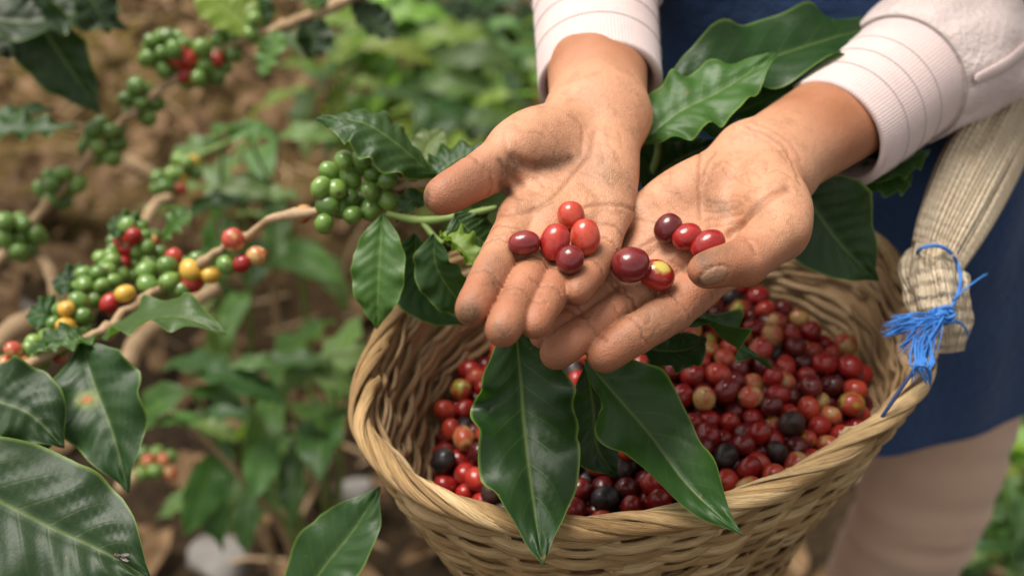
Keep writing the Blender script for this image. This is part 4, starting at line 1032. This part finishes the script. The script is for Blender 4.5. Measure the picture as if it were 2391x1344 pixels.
# lower-left sprig: ripening clusters and big dark leaves
b2 = empty('coffee_branch', P(160, 790, .68)); tag(b2, 'coffee branch at lower left with ripening cherries and large dark leaves', 'branch')
stem(b2, [(430, 645, .735), (330, 700, .72), (240, 770, .69), (170, 800, .68), (60, 850, .68), (-80, 900, .68)], [.0032, .0030, .0030, .0034], M_bark, 'twig')
def ring_cluster(parent, cx, cy, rx, ry, n, r_px, d, kinds, jit=.02):
    """berries crowded round a node: random spheres pushed apart until they only touch"""
    r = r_px/FPX*d*rng.uniform(.88, 1.12, n); c = P(cx, cy, d); p = rng.normal(size=(n, 3)); p = nrm(p)*np.array([rx, (rx+ry)/2, ry])/FPX*d*.6
    for _ in range(60):
        D = p[:, None]-p[None]; q = np.linalg.norm(D, axis=-1)+np.eye(n); ov = np.maximum((r[:, None]+r[None])*.97-q, 0)*(1-np.eye(n)); p += (D/q[..., None]*ov[..., None]).sum(1)*.35; p *= .985
    for k in range(n): put_cherry(random.choice(kinds), c+p[k], r[k], parent, 'cherry')
ring_cluster(b2, 315, 560, 55, 50, 16, 19, .80, ['green']*6+['red', 'blush']); ring_cluster(b2, 225, 670, 50, 45, 14, 20, .76, ['green']*6+['blush'])
ring_cluster(b2, 170, 745, 50, 38, 11, 22, .715, ['green']*4+['yellow']); ring_cluster(b2, 55, 850, 62, 35, 12, 20, .70, ['green']*3+['yellow', 'blush'])
cluster(b2, [(292, 685, 'yellow'), (257, 708, 'red')], 24, .72)
ring_cluster(b2, 275, 620, 55, 45, 16, 19, .79, ['green']*6+['red']); ring_cluster(b2, 340, 590, 50, 45, 14, 19, .80, ['green']*5+['blush', 'red']); ring_cluster(b2, 120, 800, 52, 36, 14, 20, .71, ['green']*4+['yellow', 'blush'])
ring_cluster(b2, 395, 645, 50, 40, 12, 21, .755, ['green']*3+['yellow', 'red']); ring_cluster(b2, 10, 880, 45, 35, 10, 20, .70, ['green']*3+['yellow'])
leaf(b2, [(240, 790, .68), (320, 752, .665), (420, 738, .65), (528, 779, .64)], .0165, (.05, .8, .6), 'fresh', wave=.22, nw=3.4, fold=.25, ph=.4)
spot_leaf = leaf(b2, [(190, 800, .665), (218, 895, .648), (258, 1000, .632), (300, 1150, .622)], .0265, (-.2, .45, .87), 'deep', wave=.16, nw=3.4, fold=.15, ph=1.2)
sv_ = np.array([v.co for v in spot_leaf.data.vertices]); sc_ = (sv_-CAM)@np.stack([AX, AU, AF]).T
setattr_f(spot_leaf.data, 'spot', np.exp(-((sc_[:, 0]/sc_[:, 2]*FPX+1195.5-203)**2/22**2+(672-sc_[:, 1]/sc_[:, 2]*FPX-932)**2/17**2)))
leaf(b2, [(200, 800, .675), (130, 790, .675), (60, 830, .68)], .0100, (0, .8, .6), 'mid', wave=.25); leaf(b2, [(215, 790, .67), (180, 800, .66), (100, 815, .655)], .0090, (0, .9, .4), 'fresh', wave=.3)
leaf(b2, [(-120, 900, .63), (-20, 930, .625), (70, 965, .622), (150, 1045, .62)], .0255, (.1, .6, .8), 'deep', wave=.16, nw=3, fold=.2, ph=.6)
leaf(b2, [(-60, 1010, .635), (60, 1020, .632), (150, 1010, .64)], .0130, (.1, .5, .8), 'deep', wave=.15)
for (x0, y0), (x1, y1), d_, hw, tn in [((330, 570), (250, 520), .80, .014, 'mid'), ((210, 690), (120, 660), .77, .015, 'deep'), ((380, 560), (455, 500), .80, .013, 'fresh'), ((150, 760), (60, 740), .73, .014, 'mid'), ((300, 640), (350, 540), .81, .012, 'deep')]:
    leaf(b2, [(x0, y0, d_), ((x0+x1)/2, (y0+y1)/2-14, d_-.01), (x1, y1, d_-.01)], hw, (random.uniform(-.3, .3), .6, .7), tn, wave=.18)
s3 = empty('coffee_sprig', P(-220, 1080, .57)); tag(s3, 'very large dark coffee leaf in the bottom left corner, a fly near its tip', 'leaf sprig')
stem(s3, [(-330, 1020, .575), (-260, 1055, .567), (-215, 1083, .56)], [.0026, .0022], n=12)
fly_leaf = leaf(s3, [(-225, 1078, .56), (-60, 1140, .553), (110, 1225, .549), (240, 1285, .546), (352, 1352, .543)], .0330, (-.05, .55, .83), 'deep', wave=.07, nw=3.6, fold=.10, ph=2.2, nu=48, nv=17)
s4 = empty('coffee_sprig', P(640, 1500, .62)); tag(s4, 'single coffee leaf pointing up at the bottom edge left of the basket', 'leaf sprig')
stem(s4, [(600, 1560, .625), (640, 1500, .62), (672, 1455, .615)], [.002, .0018], n=10)
leaf(s4, [(668, 1460, .615), (750, 1330, .612), (825, 1235, .612), (888, 1135, .615)], .0210, (-.1, .5, .86), 'mid', wave=.08, nw=3, fold=.22)
# fly on the leaf
def fly():
    V = np.array([v.co for v in fly_leaf.data.vertices]); pr = (V-CAM)@np.stack([AX, AU, AF]).T; px = pr[:, 0]/pr[:, 2]*FPX+1195.5; py = 672-pr[:, 1]/pr[:, 2]*FPX
    i = np.argmin((px-285)**2+(py-1300)**2); c = V[i]; n = np.array(fly_leaf.data.vertices[i].normal); n = n if n@-AF > 0 else -n
    f = nrm(-AX+.1*AU); f = nrm(f-n*(f@n)); s = np.cross(n, f); root = empty('fly', c); tag(root, 'small grey house fly with red eyes resting near the tip of the big leaf', 'fly')
    mb = simple('fly_body', (.05, .045, .04), (.10, .09, .08), 900, .5, .3, .0003); me_ = simple('fly_eye', (.24, .045, .02), (.30, .07, .03), 900, .35)
    wt = NT('fly_wing'); sh = wt.bsdf(Base_Color=(.35, .31, .27), Roughness=.25); sh.inputs['Alpha'].default_value = .45; mw = wt.done(sh)
    o = c+n*.0011
    def lump(name, a, b, r, mat):
        V, F = tube(spline([a, (a+b)/2+n*.0002, b], 9), np.array([.3, .75, .95, 1, 1, .95, .8, .55, .15])*r, 10, up=n); link(name, mesh_np(name, V, F, mat), root)
    lump('thorax', o+f*.0016, o-f*.0012, .00110, mb); lump('abdomen', o-f*.0009, o-f*.0042, .00105, mb); lump('head', o+f*.0024, o+f*.0014, .0009, mb)
    for k in (-1, 1):
        lump('eye', o+f*.0026+s*k*.0005, o+f*.0018+s*k*.0007, .0006, me_)
        a = o+n*.0008+s*k*.0005; V = [a, a-f*.0025+s*k*.0013, a-f*.0048+s*k*.0016, a-f*.0056+s*k*.0009, a-f*.0040+s*k*.0000]
        V = V+[x+n*.00004 for x in V]
        link('wing', mesh_np('wing', V, [(0, 1, 2, 3, 4), (9, 8, 7, 6, 5)]+[(i, (i+1) % 5+0, (i+1) % 5+5, i+5) for i in range(5)], mw), root)
        for q in (-1, 0, 1):
            p0 = o+f*.0005*q; V, F = tube(spline([p0, p0+s*k*.0013+n*.0003+f*.0009*q, p0+s*k*.0022-n*.0010+f*.0016*q], 7), .00011, 4); link('leg', mesh_np('leg', V, F, mb), root)
fly()
# upper-left branch with green clusters
b3 = empty('coffee_branch', P(330, 240, .99)); tag(b3, 'long coffee branch at upper left strung with separate round clusters of green cherries', 'branch')
stem(b3, [(900, -40, 1.02), (800, 5, 1.01), (680, 55, 1.0), (600, 85, 1.0), (520, 112, 1.0), (440, 165, .995), (330, 245, .99), (240, 335, .98), (140, 445, .97), (40, 560, .96), (-80, 690, .95)], [.0050, .0045, .0042, .0040], M_bark, 'twig', n=70)
ring_cluster(b3, 395, 120, 70, 60, 16, 20, .99, ['green']*6+['yellow', 'red'], .03); ring_cluster(b3, 470, 150, 70, 55, 18, 20, 1.0, ['green']*5+['red', 'blush'], .03); ring_cluster(b3, 435, 140, 95, 70, 14, 20, 1.0, ['green']*12+['red', 'blush', 'yellow'], .035); ring_cluster(b3, 530, 105, 45, 45, 10, 19, 1.01, ['green'], .03)
ring_cluster(b3, 332, 236, 48, 46, 11, 20, .995, ['green'], .03); ring_cluster(b3, 242, 328, 55, 52, 15, 20, .985, ['green'], .03)
ring_cluster(b3, 134, 436, 50, 46, 12, 20, .975, ['green'], .03); ring_cluster(b3, 45, 548, 62, 56, 20, 20, .965, ['green'], .03); ring_cluster(b3, 590, 60, 25, 40, 4, 18, 1.0, ['green'], .02)
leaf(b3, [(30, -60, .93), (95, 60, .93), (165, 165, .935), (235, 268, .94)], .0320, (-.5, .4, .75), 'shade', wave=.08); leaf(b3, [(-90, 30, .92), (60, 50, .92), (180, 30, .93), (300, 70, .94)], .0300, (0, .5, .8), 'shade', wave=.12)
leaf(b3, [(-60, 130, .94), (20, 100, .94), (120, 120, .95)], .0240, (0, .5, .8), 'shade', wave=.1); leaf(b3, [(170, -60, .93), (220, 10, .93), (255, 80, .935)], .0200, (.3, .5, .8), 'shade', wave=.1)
leaf(b3, [(-90, 350, .9), (10, 310, .9), (90, 305, .905), (180, 295, .91)], .0210, (0, .8, .55), 'mid', wave=.18); leaf(b3, [(-50, 330, .93), (-10, 290, .93), (70, 262, .94), (130, 255, .94)], .0140, (0, .8, .55), 'mid', wave=.12)
leaf(b3, [(640, 70, .99), (640, 105, .985), (625, 145, .985), (608, 182, .985)], .0150, (-.2, .6, .75), 'pale', wave=.2); leaf(b3, [(600, 80, 1.0), (550, 40, 1.0), (500, 0, 1.0), (460, -40, 1.0)], .0260, (0, .5, .8), 'lime', wave=.1)
leaf(b3, [(700, 50, 1.0), (730, 90, 1.0), (720, 140, 1.0)], .0190, (.3, .5, .8), 'shade', wave=.1); leaf(b3, [(790, 10, 1.01), (740, -10, 1.01), (650, -20, 1.01)], .0190, (.2, .6, .75), 'mid', wave=.1)
leaf(b3, [(620, 70, 1.01), (600, 20, 1.01), (610, -40, 1.01)], .0170, (.1, .5, .8), 'mid', wave=.1); leaf(b3, [(820, 0, 1.02), (880, 60, 1.02), (930, 90, 1.02)], .0190, (.1, .6, .8), 'shade', wave=.1)
# ------------------------------------------------------------------ shrubs, seedlings and litter behind
LM = []
for k in range(6):
    g = np.array([[0, 0, 0], [.35, 0, .06+.03*(k % 3)], [.7, 0, .04], [1.0, 0, -.10-.04*(k % 2)]]); V, F, UV = leaf_geo(g, .19, (0, 0, 1), nu=16, nv=7, wave=.14+.03*k, nw=3.3, fold=.2, ph=k)
    LM.append(leaf_me('leaf', V, F, UV))
def shrub(base, label, tops, tones, nl, size, group='leafy shrubs behind', seed=0, cat='shrub'):
    """stems rise from one ground point to the given tops; opposite leaf pairs along their upper half"""
    g = random.Random(seed); base = np.array([base[0], base[1], -.03]); root = empty('coffee_shrub', base); tag(root, label, cat, group)
    for tp in tops:
        tp = P(*tp) if not isinstance(tp, np.ndarray) else tp; mid = (base*.45+tp*.55)+np.array([g.uniform(-.06, .06), g.uniform(-.06, .06), .05]); pts = spline([base, mid, tp], 14)
        V, F = tube(pts, np.linspace(.006, .0018, 14), 6); link('stem', mesh_np('stem', V, F, M_stem if g.random() < .6 else M_bark), root)
        for q in range(nl):
            u = 1-(q//2)/max(1, nl/2)*.55; i = u*13; i0 = min(12, int(i)); p = pts[i0]+(pts[i0+1]-pts[i0])*(i-i0)
            az = (q % 2)*math.pi+(q//2)*1.4+g.uniform(-.4, .4); o = bpy.data.objects.new('leaf', LM[g.randrange(6)]); col.objects.link(o); o.parent = root
            o.location = tuple(p-base); L = size*g.uniform(.7, 1.25)*(.75 if q < 2 else 1); o.scale = (L, L*g.uniform(.8, 1.2), L); o.rotation_euler = (g.uniform(-.5, .5), g.uniform(-.35, .75), az)
            c = GREEN[g.choice(tones)]; o.color = (*[x*g.uniform(.85, 1.2) for x in c], 1)
def gp(px, py): 
    r = rays([(px, py)])[0]; d = -CAM[2]/r[2]; q = CAM+d*r; return q
sh = [((860, 330), 'bright lime green shrub between the long branch and the near arm sleeve', [(800, 120, 2.0), (880, 60, 2.1), (760, 170, 2.0), (960, 110, 2.0), (840, 20, 2.2)], ['lime', 'lime', 'fresh', 'pale'], 8, .17),
      ((1060, 300), 'pale leaved shrub close to the cuff at the top of the picture', [(1010, 150, 1.9), (1100, 130, 2.0), (1180, 110, 2.0), (1060, 60, 2.1), (1150, 210, 1.9), (1220, 60, 2.2)], ['pale', 'fresh', 'pale', 'lime'], 8, .16),
      ((1000, 400), 'low green shrub just above the leaf over the green cherry cluster', [(1000, 250, 1.8), (1080, 270, 1.8), (1150, 290, 1.8), (930, 230, 1.9), (1200, 220, 1.8), (1220, 300, 1.75)], ['mid', 'fresh', 'lime', 'pale'], 8, .13),
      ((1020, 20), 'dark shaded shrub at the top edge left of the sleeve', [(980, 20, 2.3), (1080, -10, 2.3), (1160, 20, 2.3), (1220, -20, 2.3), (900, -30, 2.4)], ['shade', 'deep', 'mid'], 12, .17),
      ((620, 460), 'grey-green seedling with spreading leaves in the middle of the left half', [(570, 290, 1.25), (650, 320, 1.25), (520, 330, 1.25)], ['pale', 'pale', 'fresh'], 6, .10),
      ((560, 560), 'pale seedling just above the ripening cherries', [(500, 440, 1.2), (570, 470, 1.2), (430, 500, 1.2)], ['pale', 'pale', 'mid'], 4, .085),
      ((640, 1020), 'broad green seedling between the big lower leaf and the basket', [(440, 910, 1.2), (560, 890, 1.2), (670, 860, 1.2), (770, 830, 1.2), (660, 940, 1.18)], ['pale', 'fresh', 'pale', 'mid'], 5, .115),
      ((440, 1060), 'small seedling partly hidden by the spotted leaf', [(400, 960, 1.15), (450, 990, 1.15)], ['fresh', 'pale'], 4, .080),
      ((2420, 1200), 'bright green weed at the right edge beside the trouser leg', [(2360, 950, 1.45), (2400, 900, 1.5), (2340, 1040, 1.4), (2390, 1100, 1.4), (2430, 1000, 1.45)], ['lime', 'fresh', 'mid'], 9, .085),
      ((2440, 1340), 'low green weed in the bottom right corner', [(2370, 1180, 1.4), (2400, 1250, 1.4), (2360, 1290, 1.38), (2430, 1150, 1.45)], ['fresh', 'mid', 'pale'], 7, .070),
      ((2450, 420), 'green shrub behind the strap at the right edge', [(2400, 190, 1.7), (2440, 150, 1.7), (2380, 240, 1.7), (2470, 240, 1.7)], ['lime', 'fresh', 'mid'], 9, .11)]
for k, (gpx, lab, tops, tones, nl, size) in enumerate(sh):
    q = np.mean([P(*t) for t in tops], 0); shrub((q[0]+random.uniform(-.1, .1), q[1]+.12), lab, tops, tones, nl, size, seed=20+k)
# added unseen shrub at left: its crown shades the soil under the branches
gs = random.Random(77)
shrub((-1.25, 2.15), 'tall unseen coffee shrub added on the left to shade the soil', [np.array([gs.uniform(-1.25, -.45), gs.uniform(1.45, 2.05), gs.uniform(1.25, 1.75)]) for _ in range(13)], ['mid', 'deep', 'fresh'], 14, .17, seed=5)
# dry sticks
def stick(label, a, b, r):
    pa, pb = (gp(*p) if len(p) == 2 else P(*p) for p in (a, b)); root = link('dry_stick', None) if False else None
    pts = spline([pa, pa*.6+pb*.4+rng.normal(0, .01, 3), pb], 16); V, F = tube(pts, np.linspace(r, r*.65, 16)*(1+.1*np.sin(np.arange(16)*1.7)), 9); o = link('dry_stick', mesh_np('dry_stick', V, F, M_bark)); tag(o, label, 'stick', 'dry sticks under the branches')
stick('thick pale stick under the fresh leaf at lower left', (290, 860, .98), (510, 670, 1.02), .010)
stick('long brown stick at the left edge below the dark clusters', (-60, 860, .95), (190, 690, 1.0), .012)
stick('short pale stick crossing the long brown one at the left edge', (75, 590, .98), (135, 720, .96), .007)
stick('short dry stub below the small cluster beside the spotted leaf', (285, 1140, 1.05), (350, 1085, 1.06), .008)
stick('thin pale twig above the ripening cherries', (330, 530, 1.1), (400, 460, 1.12), .006)
stick('pale dry twig lying on the soil right of the third cluster', (295, 375, 1.6), (380, 425, 1.6), .010)
c4 = empty('coffee_branch', P(365, 1080, 1.05)); tag(c4, 'small green cherry cluster on a dry stub beside the spotted leaf', 'branch'); stem(c4, [(300, 1130, 1.052), (340, 1095, 1.052), (380, 1060, 1.06)], [.005, .004], M_bark, 'twig', n=10)
ring_cluster(c4, 365, 1080, 42, 38, 14, 17, 1.05, ['green']*6+['blush'], .02)
c5 = empty('coffee_branch', P(400, 420, 1.15)); tag(c5, 'dull pink and yellow cherry cluster above the ripening branch', 'branch'); stem(c5, [(330, 530, 1.16), (390, 440, 1.16), (440, 380, 1.17), (540, 330, 1.2)], [.004, .003], M_stem, 'twig', n=12)
ring_cluster(c5, 395, 430, 36, 40, 9, 18, 1.15, ['blush', 'blush', 'green', 'yellow'], .02); ring_cluster(c5, 435, 385, 24, 24, 5, 18, 1.16, ['green', 'yellow', 'green'], .02)
# stones and fallen leaves
def stone(label, px, r, seed):
    g = np.random.default_rng(seed); bm = bmesh.new(); bmesh.ops.create_icosphere(bm, subdivisions=3, radius=r); ph = g.uniform(0, 6, 6)
    for v in bm.verts:
        c = v.co/r; v.co *= 1+.18*math.sin(3*c.x+ph[0])*math.cos(2.5*c.y+ph[1])+.10*math.sin(6*c.z+ph[2]+4*c.x); v.co.z *= .62; v.co.x *= 1.2
    me = bpy.data.meshes.new('stone'); bm.to_mesh(me); bm.free(); me.materials.append(M_stone); me.polygons.foreach_set('use_smooth', np.ones(len(me.polygons), bool))
    q = gp(*px); o = link('stone', me, None, (q[0], q[1], .0+r*.15)); tag(o, label, 'stone', 'stones on the soil')
stone('large grey stone at the bottom edge left of the upright leaf', (515, 1310), .040, 1); stone('white pebble on the soil left of the basket rim', (835, 1150), .026, 2); stone('pale pebble near the left edge under the sticks', (45, 735), .030, 3)
def litter():
    mb = MB(); g = np.random.default_rng(9); V0, F0, _ = leaf_geo(np.array([[0, 0, 0], [.35, 0, .05], [.7, 0, .08], [1.0, 0, .0]]), .24, (0, 0, 1), nu=7, nv=5, wave=.3, nw=2, fold=.3, quilt=0)
    for k in range(3600):
        x = g.uniform(-2.4, 2.6); y = .75+3.45*g.random()**.62; L = g.uniform(.04, .13); a, b, c = g.uniform(0, 6.28), g.normal(0, .35), g.normal(0, .35)
        M = np.array(Matrix.Rotation(a, 3, 'Z') @ Matrix.Rotation(b, 3, 'X') @ Matrix.Rotation(c, 3, 'Y')); mb.add((V0*L*np.array([1, g.uniform(.6, 1.3), g.uniform(.5, 2)]))@M.T+np.array([x, y, .006+abs(c)*.02+g.uniform(0, .015)]), F0)
    o = mb.build('leaf_litter', M_dead); tag(o, 'brown dry leaf litter covering the soil', 'leaf litter', kind='stuff')
    mb = MB()
    for k in range(500):
        x = g.uniform(-1.9, 1.9); y = g.uniform(.75, 4.0); a = g.uniform(0, 6.28); L = g.uniform(.05, .22); p = np.array([x, y, .012]); v = np.array([math.cos(a), math.sin(a), g.normal(0, .1)])
        mb.add(*tube(spline([p, p+v*L*.5+g.normal(0, .008, 3), p+v*L], 5), g.uniform(.0012, .004), 5))
    o = mb.build('twig_litter', M_bark); tag(o, 'thin broken twigs scattered over the soil', 'twigs', kind='stuff')
litter()
